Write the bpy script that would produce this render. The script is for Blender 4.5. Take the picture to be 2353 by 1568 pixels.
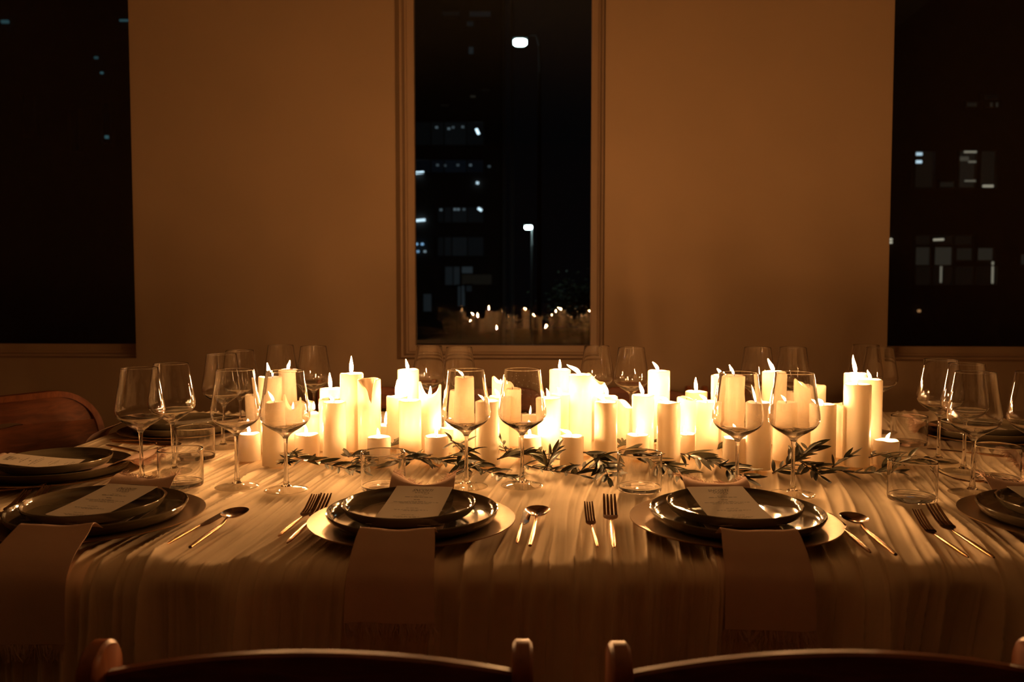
import bpy, math, random
import numpy as np
from mathutils import Vector, Matrix

sc = bpy.context.scene
for o in list(bpy.data.objects):
    bpy.data.objects.remove(o)
COL = sc.collection
R = math.radians

# ------------------------------------------------------------------ camera, world, exposure
F = 1950.0
K = F / 1830.0
CX, CY = 1176.5, 775.0
CAM_Z = 1.129
PITCH = 3.02
TABLE = 0.75
cam_d = bpy.data.cameras.new('camera')
cam = bpy.data.objects.new('camera', cam_d)
COL.objects.link(cam)
cam.location = (0, 0, CAM_Z)
cam.rotation_euler = (R(90 - PITCH), 0, 0)
cam_d.sensor_width = 36.0
cam_d.lens = F * 36.0 / 2353.0
cam_d.shift_y = -9.0 / 2353.0
cam_d.clip_start = 0.02
cam_d.clip_end = 400
cam_d.dof.use_dof = True
cam_d.dof.focus_distance = 1.70
cam_d.dof.aperture_fstop = 5.0
sc.camera = cam

w = bpy.data.worlds.new('night_sky')
sc.world = w
w.use_nodes = True
bg = w.node_tree.nodes['Background']
bg.inputs[0].default_value = (0.55, 0.75, 1.0, 1)
bg.inputs[1].default_value = 0.0012

sc.view_settings.view_transform = 'Standard'
sc.view_settings.look = 'None'
sc.view_settings.gamma = 1.0
sc.view_settings.use_curve_mapping = False
sc.view_settings.exposure = 0.0
FLAME_E = 1320.0
FLAME_C = (1.0, 0.50, 0.18)

cy = sc.cycles
cy.max_bounces = 14
cy.diffuse_bounces = 5
cy.glossy_bounces = 6
cy.transmission_bounces = 12
cy.transparent_max_bounces = 48
cy.sample_clamp_indirect = 8.0
cy.blur_glossy = 0.5
cy.use_light_tree = True

# ------------------------------------------------------------------ point helpers
_sp, _cp = math.sin(R(PITCH)), math.cos(R(PITCH))


def ray(px, py):
    a, b = (px - CX) / F, (CY - py) / F
    return Vector((a, _cp + b * _sp, -_sp + b * _cp))


def at(px, py, y):
    """The point of the room seen at that pixel of the photograph, y metres from the camera."""
    d = ray(px, py)
    d = d * (y / d.y)
    return Vector((d.x, d.y, d.z + CAM_Z))


def on_table(px, py, h=0.0):
    d = ray(px, py)
    t = (TABLE + h - CAM_Z) / d.z
    return Vector((d.x * t, d.y * t, TABLE + h))


# ------------------------------------------------------------------ materials
def new_mat(name):
    m = bpy.data.materials.new(name)
    m.use_nodes = True
    nt = m.node_tree
    for n in list(nt.nodes):
        nt.nodes.remove(n)
    out = nt.nodes.new('ShaderNodeOutputMaterial')
    return m, nt, out


def principled(name, color, rough=0.5, metal=0.0, spec=0.5, var=0.0, scale=20.0, stretch=None, bump=0.0, bump_scale=None, **kw):
    m, nt, out = new_mat(name)
    p = nt.nodes.new('ShaderNodeBsdfPrincipled')
    p.inputs['Roughness'].default_value = rough
    p.inputs['Metallic'].default_value = metal
    p.inputs['Specular IOR Level'].default_value = spec
    p.inputs['Base Color'].default_value = (*color, 1)
    for k, v in kw.items():
        p.inputs[k.replace('_', ' ')].default_value = v
    nt.links.new(p.outputs[0], out.inputs[0])
    if var or bump:
        tc = nt.nodes.new('ShaderNodeTexCoord')
        mp = nt.nodes.new('ShaderNodeMapping')
        if stretch:
            mp.inputs['Scale'].default_value = stretch
        nt.links.new(tc.outputs['Object'], mp.inputs[0])
        nz = nt.nodes.new('ShaderNodeTexNoise')
        nz.inputs['Scale'].default_value = scale
        nz.inputs['Detail'].default_value = 4
        nt.links.new(mp.outputs[0], nz.inputs['Vector'])
        if var:
            mx = nt.nodes.new('ShaderNodeMix')
            mx.data_type = 'RGBA'
            mx.inputs[6].default_value = (*[c * (1 - var) for c in color], 1)
            mx.inputs[7].default_value = (*[min(1, c * (1 + var)) for c in color], 1)
            nt.links.new(nz.outputs[0], mx.inputs[0])
            nt.links.new(mx.outputs[2], p.inputs['Base Color'])
        if bump:
            nb = nz
            if bump_scale:
                nb = nt.nodes.new('ShaderNodeTexNoise')
                nb.inputs['Scale'].default_value = bump_scale
                nt.links.new(mp.outputs[0], nb.inputs['Vector'])
            b = nt.nodes.new('ShaderNodeBump')
            b.inputs['Strength'].default_value = bump
            b.inputs['Distance'].default_value = 0.002
            nt.links.new(nb.outputs[0], b.inputs['Height'])
            nt.links.new(b.outputs[0], p.inputs['Normal'])
    return m


def wood(name, c1, c2, rough=0.35, scale=9.0, stretch=(1, 12, 12)):
    m, nt, out = new_mat(name)
    p = nt.nodes.new('ShaderNodeBsdfPrincipled')
    p.inputs['Roughness'].default_value = rough
    tc = nt.nodes.new('ShaderNodeTexCoord')
    mp = nt.nodes.new('ShaderNodeMapping')
    mp.inputs['Scale'].default_value = stretch
    wv = nt.nodes.new('ShaderNodeTexNoise')
    wv.inputs['Scale'].default_value = scale
    wv.inputs['Detail'].default_value = 6
    wv.inputs['Distortion'].default_value = 1.4
    cr = nt.nodes.new('ShaderNodeValToRGB')
    cr.color_ramp.elements[0].position = 0.35
    cr.color_ramp.elements[1].position = 0.65
    cr.color_ramp.elements[0].color = (*c1, 1)
    cr.color_ramp.elements[1].color = (*c2, 1)
    L = nt.links.new
    L(tc.outputs['Object'], mp.inputs[0])
    L(mp.outputs[0], wv.inputs['Vector'])
    L(wv.outputs[0], cr.inputs[0])
    L(cr.outputs[0], p.inputs['Base Color'])
    L(p.outputs[0], out.inputs[0])
    return m


def thin_glass(name, tint=(1, 1, 1), f0=0.04, rough=0.0, dirt=0.0):
    """A thin sheet of clear glass: straight-through light plus a Fresnel mirror."""
    m, nt, out = new_mat(name)
    L = nt.links.new
    tr = nt.nodes.new('ShaderNodeBsdfTransparent')
    tr.inputs[0].default_value = (*tint, 1)
    gl = nt.nodes.new('ShaderNodeBsdfGlossy')
    gl.inputs['Roughness'].default_value = rough
    lw = nt.nodes.new('ShaderNodeLayerWeight')
    lw.inputs[0].default_value = 0.5
    pw = nt.nodes.new('ShaderNodeMath')
    pw.operation = 'POWER'
    pw.inputs[1].default_value = 5.0
    ma = nt.nodes.new('ShaderNodeMath')
    ma.operation = 'MULTIPLY_ADD'
    ma.inputs[1].default_value = 1 - f0
    ma.inputs[2].default_value = f0
    mx = nt.nodes.new('ShaderNodeMixShader')
    L(lw.outputs['Facing'], pw.inputs[0])
    L(pw.outputs[0], ma.inputs[0])
    L(ma.outputs[0], mx.inputs[0])
    L(tr.outputs[0], mx.inputs[1])
    L(gl.outputs[0], mx.inputs[2])
    L(mx.outputs[0], out.inputs[0])
    return m


def emissive(name, color, strength):
    m, nt, out = new_mat(name)
    e = nt.nodes.new('ShaderNodeEmission')
    e.inputs[0].default_value = (*color, 1)
    e.inputs[1].default_value = strength
    nt.links.new(e.outputs[0], out.inputs[0])
    return m


def cloth_mat(name, color, transl, weave=900.0, bump=0.25, var=0.06):
    m, nt, out = new_mat(name)
    L = nt.links.new
    tc = nt.nodes.new('ShaderNodeTexCoord')
    nz = nt.nodes.new('ShaderNodeTexNoise')
    nz.inputs['Scale'].default_value = weave
    nz.inputs['Detail'].default_value = 3
    L(tc.outputs['Object'], nz.inputs['Vector'])
    n2 = nt.nodes.new('ShaderNodeTexNoise')
    n2.inputs['Scale'].default_value = 14
    L(tc.outputs['Object'], n2.inputs['Vector'])
    mx = nt.nodes.new('ShaderNodeMix')
    mx.data_type = 'RGBA'
    mx.inputs[6].default_value = (*[c * (1 - var) for c in color], 1)
    mx.inputs[7].default_value = (*[min(1, c * (1 + var)) for c in color], 1)
    L(n2.outputs[0], mx.inputs[0])
    b = nt.nodes.new('ShaderNodeBump')
    b.inputs['Strength'].default_value = bump
    b.inputs['Distance'].default_value = 0.0006
    L(nz.outputs[0], b.inputs['Height'])
    d = nt.nodes.new('ShaderNodeBsdfDiffuse')
    t = nt.nodes.new('ShaderNodeBsdfTranslucent')
    ms = nt.nodes.new('ShaderNodeMixShader')
    ms.inputs[0].default_value = transl
    L(mx.outputs[2], d.inputs[0])
    L(mx.outputs[2], t.inputs[0])
    L(b.outputs[0], d.inputs['Normal'])
    L(b.outputs[0], t.inputs['Normal'])
    L(d.outputs[0], ms.inputs[1])
    L(t.outputs[0], ms.inputs[2])
    L(ms.outputs[0], out.inputs[0])
    return m


M = {}
M['wall'] = principled('painted_wall', (0.405, 0.265, 0.15), 0.75, spec=0.2, var=0.04, scale=3, bump=0.15, bump_scale=60)
M['ceiling'] = principled('ceiling_paint', (0.66, 0.62, 0.53), 0.9, spec=0.1)
M['trim'] = principled('window_frame_paint', (0.40, 0.265, 0.16), 0.5, spec=0.3, var=0.05, scale=6, bump=0.2, bump_scale=25)
M['floor'] = wood('floor_boards', (0.05, 0.03, 0.018), (0.09, 0.055, 0.03), 0.45, 4, (1, 14, 14))
M['cloth'] = cloth_mat('white_gauze', (0.90, 0.74, 0.54), 0.05)
M['napkin'] = cloth_mat('dusty_pink_linen', (0.74, 0.52, 0.40), 0.1, 700, 0.5)
M['paper'] = cloth_mat('menu_paper', (0.86, 0.76, 0.64), 0.3, 400, 0.05, 0.02)
M['ink'] = principled('menu_ink', (0.05, 0.03, 0.02), 0.8, spec=0.1)
M['charger'] = principled('brushed_bronze', (0.31, 0.195, 0.095), 0.38, 1.0, var=0.12, scale=16, stretch=(1, 8, 1), bump=0.08)
M['stoneware'] = principled('dark_glazed_stoneware', (0.12, 0.088, 0.05), 0.08, 0, 0.8, var=0.25, scale=14)
M['stone_rim'] = principled('bare_stoneware_rim', (0.16, 0.09, 0.05), 0.3, 0, 0.5)
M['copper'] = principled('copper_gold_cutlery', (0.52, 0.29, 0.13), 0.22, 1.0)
M['copper_head'] = principled('cutlery_head_dark_reflection', (0.22, 0.115, 0.055), 0.14, 1.0)  # same metal as the handles; reflection of the dark room put into the colour
M['wick'] = principled('charred_wick', (0.03, 0.018, 0.012), 0.9)
M['chair'] = wood('red_brown_chair_wood', (0.13, 0.032, 0.008), (0.22, 0.062, 0.016), 0.32, 5, (1.5, 12, 12))
M['chair_post'] = wood('red_brown_post_wood', (0.20, 0.052, 0.012), (0.30, 0.088, 0.024), 0.36, 5, (12, 12, 1.5))
M['leaf'] = principled('olive_leaf', (0.045, 0.044, 0.014), 0.45, var=0.3, scale=30)
M['leaf_pale'] = principled('olive_leaf_underside', (0.085, 0.075, 0.032), 0.55, var=0.2, scale=30)
M['twig'] = principled('olive_twig', (0.10, 0.055, 0.025), 0.7)
M['pane'] = thin_glass('window_glass', (0.92, 0.93, 0.93), 0.035)
mg, nt, out = new_mat('solid_glass')
g_ = nt.nodes.new('ShaderNodeBsdfGlass')
g_.inputs['Roughness'].default_value = 0.0
g_.inputs['IOR'].default_value = 1.5
nt.links.new(g_.outputs[0], out.inputs[0])
M['glass'] = mg


M['bowl'] = M['glass']
M['drop'] = principled('dried_droplet', (0.8, 0.75, 0.65), 0.3)
M['foot'] = thin_glass('wine_glass_foot', (0.93, 0.91, 0.87), 0.11)
M['tumbler'] = M['glass']

# wax: strongly translucent
mw, nt, out = new_mat('ivory_wax')
d_ = nt.nodes.new('ShaderNodeBsdfDiffuse')
t_ = nt.nodes.new('ShaderNodeBsdfTranslucent')
g_ = nt.nodes.new('ShaderNodeBsdfGlossy')
g_.inputs['Roughness'].default_value = 0.22
d_.inputs[0].default_value = t_.inputs[0].default_value = (0.90, 0.81, 0.66, 1)
m1 = nt.nodes.new('ShaderNodeMixShader')
m1.inputs[0].default_value = 0.30
m2 = nt.nodes.new('ShaderNodeMixShader')
lw = nt.nodes.new('ShaderNodeFresnel')
lw.inputs[0].default_value = 1.42
gm = nt.nodes.new('ShaderNodeNewGeometry')
fm_ = nt.nodes.new('ShaderNodeMath'); fm_.operation = 'MULTIPLY_ADD'   # no gloss on the inner side
fm_.inputs[1].default_value = -1.0; fm_.inputs[2].default_value = 1.0
fk_ = nt.nodes.new('ShaderNodeMath'); fk_.operation = 'MULTIPLY'
fl_ = nt.nodes.new('ShaderNodeMath'); fl_.operation = 'MULTIPLY'; fl_.inputs[1].default_value = 0.6
L_ = nt.links.new
L_(gm.outputs['Backfacing'], fm_.inputs[0])
L_(lw.outputs[0], fk_.inputs[0]); L_(fm_.outputs[0], fk_.inputs[1])
L_(fk_.outputs[0], fl_.inputs[0])
L_(d_.outputs[0], m1.inputs[1]); L_(t_.outputs[0], m1.inputs[2])
L_(fl_.outputs[0], m2.inputs[0]); L_(m1.outputs[0], m2.inputs[1]); L_(g_.outputs[0], m2.inputs[2])
L_(m2.outputs[0], out.inputs[0])
M['wax'] = mw

# flame: bluish and weak at the wick, white-hot yellow above
mf, nt, out = new_mat('candle_flame')
tc = nt.nodes.new('ShaderNodeTexCoord')
sx = nt.nodes.new('ShaderNodeSeparateXYZ')
cr = nt.nodes.new('ShaderNodeValToRGB')
cr.color_ramp.elements[0].position = 0.0
cr.color_ramp.elements[0].color = (0.02, 0.03, 0.10, 1)
cr.color_ramp.elements[1].position = 0.22
cr.color_ramp.elements[1].color = (*FLAME_C, 1)
em = nt.nodes.new('ShaderNodeEmission')
em.inputs[1].default_value = FLAME_E
nt.links.new(tc.outputs['Generated'], sx.inputs[0])
nt.links.new(sx.outputs[2], cr.inputs[0])
nt.links.new(cr.outputs[0], em.inputs[0])
nt.links.new(em.outputs[0], out.inputs[0])
M['flame'] = mf


# ------------------------------------------------------------------ mesh helpers
class MB:
    def __init__(self):
        self.v, self.f, self.mi = [], [], []

    def add(self, verts, faces, mi=0):
        n = len(self.v)
        self.v += [tuple(p) for p in verts]
        self.f += [tuple(i + n for i in f) for f in faces]
        self.mi += [mi] * len(faces)
        return self

    def box(self, c, s, rz=0.0):
        x, y, z = s[0] / 2, s[1] / 2, s[2] / 2
        cr_, sr = math.cos(rz), math.sin(rz)
        vs = []
        for dx, dy, dz in ((-x, -y, -z), (x, -y, -z), (x, y, -z), (-x, y, -z), (-x, -y, z), (x, -y, z), (x, y, z), (-x, y, z)):
            vs.append((c[0] + dx * cr_ - dy * sr, c[1] + dx * sr + dy * cr_, c[2] + dz))
        return self.add(vs, [(0, 3, 2, 1), (4, 5, 6, 7), (0, 1, 5, 4), (1, 2, 6, 5), (2, 3, 7, 6), (3, 0, 4, 7)])

    def rbox(self, c, s, r=0.004):
        """box with chamfered edges"""
        x, y, z = s[0] / 2, s[1] / 2, s[2] / 2
        r = min(r, x * .9, y * .9, z * .9)
        loops = []
        for (zz, ins) in ((-z, r), (-z + r, 0), (z - r, 0), (z, r)):
            a, b = x - ins, y - ins
            q = r
            loops.append([(c[0] + px_, c[1] + py_, c[2] + zz) for px_, py_ in (
                (-a + q, -b), (a - q, -b), (a, -b + q), (a, b - q), (a - q, b), (-a + q, b), (-a, b - q), (-a, -b + q))])
        vs = [p for l in loops for p in l]
        fs = [tuple(range(7, -1, -1)), tuple(range(24, 32))]
        for k in range(3):
            for i in range(8):
                j = (i + 1) % 8
                fs.append((k * 8 + i, k * 8 + j, k * 8 + 8 + j, k * 8 + 8 + i))
        return self.add(vs, fs)

    def lathe(self, prof, seg=32, c=(0, 0, 0), mi=0, cap0=False, cap1=False):
        vs, fs = [], []
        n = len(prof)
        for (r, z) in prof:
            for i in range(seg):
                a = 2 * math.pi * i / seg
                vs.append((c[0] + r * math.cos(a), c[1] + r * math.sin(a), c[2] + z))
        for k in range(n - 1):
            for i in range(seg):
                j = (i + 1) % seg
                fs.append((k * seg + i, k * seg + j, (k + 1) * seg + j, (k + 1) * seg + i))
        if cap0:
            fs.append(tuple(range(seg - 1, -1, -1)))
        if cap1:
            fs.append(tuple(range((n - 1) * seg, n * seg)))
        return self.add(vs, fs, mi)

    def tube(self, pts, radii, seg=8, flat=1.0, up=Vector((0, 0, 1))):
        pts = [Vector(p) for p in pts]
        n = len(pts)
        if not hasattr(radii, '__len__'):
            radii = [radii] * n
        vs, fs = [], []
        for k, p in enumerate(pts):
            t = (pts[min(k + 1, n - 1)] - pts[max(k - 1, 0)]).normalized()
            s = t.cross(up)
            if s.length < 1e-4:
                s = t.cross(Vector((0, 1, 0)))
            s.normalize()
            u = s.cross(t)
            for i in range(seg):
                a = 2 * math.pi * i / seg
                vs.append(p + s * (radii[k] * math.cos(a)) + u * (radii[k] * flat * math.sin(a)))
        for k in range(n - 1):
            for i in range(seg):
                j = (i + 1) % seg
                fs.append((k * seg + i, k * seg + j, (k + 1) * seg + j, (k + 1) * seg + i))
        fs.append(tuple(range(seg - 1, -1, -1)))
        fs.append(tuple(range((n - 1) * seg, n * seg)))
        return self.add(vs, fs)

    def prism(self, outline, y0, y1):
        """outline in x,z extruded along y"""
        n = len(outline)
        vs = [(x, y0, z) for x, z in outline] + [(x, y1, z) for x, z in outline]
        fs = [tuple(range(n)), tuple(range(2 * n - 1, n - 1, -1))]
        for i in range(n):
            j = (i + 1) % n
            fs.append((i, i + n, j + n, j))
        return self.add(vs, fs)

    def mesh(self, name, smooth=True, angle=35):
        me = bpy.data.meshes.new(name)
        me.from_pydata(self.v, [], self.f)
        if any(self.mi):
            me.polygons.foreach_set('material_index', self.mi)
        if smooth:
            me.polygons.foreach_set('use_smooth', [True] * len(me.polygons))
            try:
                me.set_sharp_from_angle(angle=R(angle))
            except Exception:
                pass
        me.update()
        return me


def put(name, me, mat=None, parent=None, loc=None, rot=None, scale=None):
    if isinstance(me, MB):
        me = me.mesh(name)
    if mat is not None and len(me.materials) == 0:
        for m_ in (mat if isinstance(mat, (list, tuple)) else [mat]):
            me.materials.append(M[m_] if isinstance(m_, str) else m_)
    o = bpy.data.objects.new(name, me)
    COL.objects.link(o)
    if parent is not None:
        o.parent = parent
    if loc is not None:
        o.location = loc
    if rot is not None:
        o.rotation_euler = rot
    if scale is not None:
        o.scale = scale
    return o


def tag(o, label, cat, group=None):
    o['label'] = label
    o['category'] = cat
    if group:
        o['group'] = group
    return o


def thing(name, label, cat, loc=(0, 0, 0), rz=0.0, group=None):
    o = bpy.data.objects.new(name, None)
    COL.objects.link(o)
    o.empty_display_size = 0.05
    o.location = loc
    o.rotation_euler = (0, 0, rz)
    return tag(o, label, cat, group)


def struct(o):
    o['kind'] = 'structure'
    return o


rnd = random.Random(11)

# ------------------------------------------------------------------ the window wall (its right side stands nearer)
TH = R(2.8)
W0 = Vector((0, 3.69 * K, 0))
WU = Vector((math.cos(TH), -math.sin(TH), 0))
WN = Vector((math.sin(TH), math.cos(TH), 0))


def wall_uz(px, py, depth=0.0):
    d = ray(px, py)
    o = Vector((0, 0, CAM_Z))
    t = ((W0 + WN * depth) - o).dot(WN) / d.dot(WN)
    q = o + d * t
    return (q - W0).dot(WU), q.z


def wpt(u, t, z):
    return W0 + WU * u + WN * t + Vector((0, 0, z))


def wbox(mb, u0, u1, t0, t1, z0, z1):
    vs = [wpt(u, t, z) for z in (z0, z1) for (u, t) in ((u0, t0), (u1, t0), (u1, t1), (u0, t1))]
    mb.add(vs, [(0, 3, 2, 1), (4, 5, 6, 7), (0, 1, 5, 4), (1, 2, 6, 5), (2, 3, 7, 6), (3, 0, 4, 7)])


uc0 = wall_uz(909, 420)[0]
uc1 = wall_uz(1390, 420)[0]
zb = wall_uz(1150, 827)[1]
ul1 = wall_uz(304, 420)[0]
ur0 = wall_uz(2047, 420)[0]
WIN_W = uc1 - uc0
ZT = 3.02
CEIL = 3.5
OPEN = [(ul1 - WIN_W, ul1), (uc0, uc1), (ur0, ur0 + WIN_W)]
UL, UR = -3.3, 3.3
mb = MB()
edges = [UL] + [e for o_ in OPEN for e in o_] + [UR]
for i in range(0, 8, 2):
    wbox(mb, edges[i], edges[i + 1], 0, 0.3, 0, CEIL)
for (a, b) in OPEN:
    wbox(mb, a, b, 0, 0.3, 0, zb)
    wbox(mb, a, b, 0, 0.3, ZT, CEIL)
struct(put('wall_back', mb.mesh('wall_back', smooth=False), 'wall'))
mb = MB(); mb.box((0, -1.3, -0.05), (7.4, 11.8, 0.1)); struct(put('floor', mb.mesh('floor', False), 'floor'))
mb = MB(); mb.box((0, -1.3, CEIL + 0.05), (7.4, 11.8, 0.1)); struct(put('ceiling', mb.mesh('ceiling', False), 'ceiling'))
mb = MB(); mb.box((-3.25, -1.47, CEIL / 2), (0.1, 11.3, CEIL)); struct(put('wall_left', mb.mesh('wall_left', False), 'wall'))
mb = MB(); mb.box((3.25, -1.65, CEIL / 2), (0.1, 11.0, CEIL)); struct(put('wall_right', mb.mesh('wall_right', False), 'wall'))
mb = MB(); mb.box((0, -7.1, CEIL / 2), (6.4, 0.1, CEIL)); struct(put('wall_front', mb.mesh('wall_front', False), 'wall'))
mb = MB(); wbox(mb, UL + .1, UR - .1, -0.018, -0.0005, 0.0, 0.14); struct(put('baseboard_back', mb.mesh('baseboard_back', False), 'trim'))

PROF = [(-0.0005, 0.02), (0.0, 0.12), (0.0085, 0.12), (0.0115, 0.128), (0.0115, 0.185), (0.0135, 0.19), (0.019, 0.19), (0.020, 0.2),
        (0.024, 0.205), (0.052, 0.207), (0.054, 0.208), (0.054, 0.25)]
for k, (a, b) in enumerate(OPEN):
    root = bpy.data.objects.new('window_%d' % (k + 1), None)
    COL.objects.link(root)
    root.location = wpt((a + b) / 2, 0, zb)
    struct(root)
    root['label'] = ['tall dark window at the left with an unlit sill', 'tall middle window mirroring the candles, street lamps outside',
                     'tall dark window at the right with lit offices beyond'][k]
    inv = Matrix.Translation(-root.location)
    mb = MB()
    vs, fs = [], []
    for (s, t) in PROF:
        for (u, z) in ((a + s, zb + s), (b - s, zb + s), (b - s, ZT - s), (a + s, ZT - s)):
            vs.append(inv @ wpt(u, t, z))
    for q in range(len(PROF) - 1):
        for i in range(4):
            j = (i + 1) % 4
            fs.append((q * 4 + i, q * 4 + 4 + i, q * 4 + 4 + j, q * 4 + j))
    mb.add(vs, fs)
    put('window_frame', mb.mesh('window_frame', False), 'trim', root)
    # chipped putty specks along the glass edge
    mb = MB()
    s = 0.054
    tilt = 0.028
    q4 = [inv @ wpt(u, t, z) for (u, t, z) in ((a + s, .237, zb + s), (b - s, .237, zb + s), (b - s, .237 - tilt, ZT - s), (a + s, .237 - tilt, ZT - s))]
    q5 = [p_ + WN * 0.004 for p_ in q4]
    mb.add(q4 + q5, [(0, 1, 2, 3), (7, 6, 5, 4), (0, 4, 5, 1), (1, 5, 6, 2), (2, 6, 7, 3), (3, 7, 4, 0)])
    put('pane', mb.mesh('pane', False), 'pane', root)

# ------------------------------------------------------------------ table and gauze cloth
TX0, TX1, TY0, TY1 = -1.085, 1.50, 1.212, 2.56 * K
t = thing('dining_table', 'long banquet table hidden under a white gauze cloth', 'table', ((TX0 + TX1) / 2, (TY0 + TY1) / 2, 0))
mb = MB(); mb.rbox((0, 0, TABLE - 0.045), (TX1 - TX0 - .03, TY1 - TY0 - .03, 0.03)); put('tabletop', mb, 'chair', t)
for sx_ in (-1, 1):
    for sy in (-1, 1):
        mb = MB(); mb.rbox((sx_ * 1.15, sy * 0.6, (TABLE - .06) / 2), (0.06, 0.06, TABLE - .06)); put('leg', mb, 'chair', t)

# px centre, rim y (sets the distance), label
GLASSES = [
    (540, 850, 'first of the front row wine glasses from the left, over the short end candle'),
    (654, 853, 'second front row wine glass from the left, two candles framed in its bowl'),
    (1071, 850, 'third front row wine glass from the left, one tall candle framed in its bowl'),
    (1200, 849, 'fourth front row wine glass from the left, speckled bowl beside the centre line'),
    (1697, 857, 'fifth front row wine glass from the left, standing behind the third napkin'),
    (1826, 857, 'sixth front row wine glass from the left, slanting candle framed in its bowl'),
    (2242, 856, 'large wine glass in front of the tumbler at the right, full foot showing'),
    (2382, 856, 'wine glass cut off by the right edge of the picture'),
    (320, 846, 'nearer wine glass at the left place setting, its foot behind the frayed napkin'),
    (393, 836, 'wine glass close behind the leftmost tumbler pair at the left end'),
    (509, 814, 'wine glass at the far left place setting, left one of its overlapping pair'),
    (551, 806, 'wine glass at the far left place setting, right one of its overlapping pair'),
    (645, 794, 'left wine glass of the far pair behind the leftmost tall candles'),
    (720, 796.5, 'right wine glass of the far pair behind the leftmost tall candles'),
    (986, 795.5, 'left wine glass of the far pair under the middle window'),
    (1055, 798.5, 'right wine glass of the far pair under the middle window'),
    (1372, 796, 'left wine glass of the far pair right of the middle window'),
    (1451, 799.5, 'right wine glass of the far pair right of the middle window'),
    (1741, 799, 'left wine glass of the far pair behind the sixth front glass'),
    (1822, 799, 'right wine glass of the far pair behind the sixth front glass'),
    (1990, 793.5, 'faint wine glass behind the right trio of candles, left of its pair'),
    (2022, 799.5, 'wine glass behind the right trio of candles, right of its pair'),
    (2162, 826.5, 'left one of two overlapping wine glasses at the right end, by the far tumbler'),
    (2221, 836.5, 'wine glass at the right end half covered by the large one in front'),
]
TUMBLERS = [
    (416, 1130, 'low tumbler nearest at left, in front of the frayed napkin ends'),
    (881, 1138, 'low tumbler in front of the candles, left of the third front wine glass'),
    (1469, 1141, 'low tumbler in front of the candles at the middle right, olive leaves behind it'),
    (2095, 1164, 'low tumbler behind the crossed forks at right, olive leaves behind it'),
    (450, 1064, 'low tumbler at the left end, behind and right of the nearest one'),
    (2290, 1119, 'low tumbler behind the large wine glass foot at the right edge'),
    (2088, 1031, 'low tumbler right of the right candle trio, pink napkin behind it'),
]
F1, F2, F3, F4 = (-0.685, 1.388), (-0.162, 1.365), (0.360, 1.360), (0.915, 1.37)
FOOTPRINTS = []
for (px, rim, _) in GLASSES:
    d_ = ray(px, rim)
    t_ = (TABLE + 0.2296 - CAM_Z) / d_.z
    FOOTPRINTS.append((d_.x * t_, d_.y * t_, 0.046, 0.004))
for (px, yb, _) in TUMBLERS:
    p_ = on_table(px, yb)
    FOOTPRINTS.append((p_.x * (1 + .0425 / p_.y), p_.y + .0425, 0.045, 0.004))
for (x_, y_) in (F1, F2, F3, F4, (-0.942, 1.745), (-0.885, 2.28), (1.235, 2.195), (1.235, 1.73)):
    FOOTPRINTS.append((x_, y_, 0.135, 0.010))

rs = np.random.RandomState(4)


def snoise(x, y, fx, fy, n=5, seed=0):
    r_ = np.random.RandomState(seed)
    s = np.zeros_like(x)
    for _ in range(n):
        a = r_.uniform(0, 2 * np.pi)
        kx, ky = fx * r_.uniform(.5, 1.5) * r_.choice([-1, 1]), fy * r_.uniform(.4, 1.4) * r_.choice([-1, 1])
        s += np.sin(kx * x + ky * y + a)
    return s / math.sqrt(n)


def fold(x, y, hang):
    """height of the pleats running from the candles to the sitter; hang 0..1 over the edge"""
    yy = y
    u = x - 0.16 * (yy - 1.4) - 0.10 * x * (yy - 1.4) + 0.012 * snoise(x, yy, 7, 4, 5, 1) + 0.006 * snoise(x, yy, 20, 6, 5, 2)
    h = np.zeros_like(x)
    for k, (lam, amp, pw) in enumerate(((0.19, 1.0, 1.4), (0.105, 1.0, 2.6), (0.061, 1.05, 3.6), (0.036, .9, 3.6), (0.022, .45, 3.2), (0.0125, .16, 2.6))):
        ph = 2.1 * k + 0.9 * snoise(u, yy, 5 + 2 * k, 1.6 + .5 * k, 4, 20 + k)
        rdg = (1 - np.abs(np.sin(np.pi * u / lam + ph))) ** pw
        gate = np.clip(0.5 + 0.6 * snoise(u, yy, 9, 2.4, 5, 40 + k), 0, 1)
        h += amp * rdg * gate
    return h


def grid_mesh(name, P, mat):
    ny, nx = P.shape[:2]
    me = bpy.data.meshes.new(name)
    idx = np.arange(ny * nx).reshape(ny, nx)
    f = np.stack([idx[:-1, :-1], idx[:-1, 1:], idx[1:, 1:], idx[1:, :-1]], -1).reshape(-1, 4)
    me.vertices.add(ny * nx)
    me.vertices.foreach_set('co', P.reshape(-1).astype(np.float32))
    me.loops.add(f.size)
    me.loops.foreach_set('vertex_index', f.reshape(-1).astype(np.int32))
    me.polygons.add(len(f))
    me.polygons.foreach_set('loop_start', (np.arange(len(f)) * 4).astype(np.int32))
    me.polygons.foreach_set('use_smooth', np.ones(len(f), bool))
    me.update(calc_edges=True)
    me.validate()
    me.materials.append(M[mat])
    return me


RE = 0.042
# arc-length across (x) and along (y): both bend down at the edges
sxs = np.concatenate([np.linspace(-0.5, 0, 14)[:-1], np.linspace(0, TX1 - TX0, 1700), np.linspace(TX1 - TX0, TX1 - TX0 + 0.5, 14)[1:]])
tys = np.concatenate([np.linspace(-0.66, -0.05, 60)[:-1], np.linspace(-0.05, 0.06, 26)[:-1], np.linspace(0.06, TY1 - TY0, 150), np.linspace(TY1 - TY0, TY1 - TY0 + 0.5, 20)[1:]])


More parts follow.
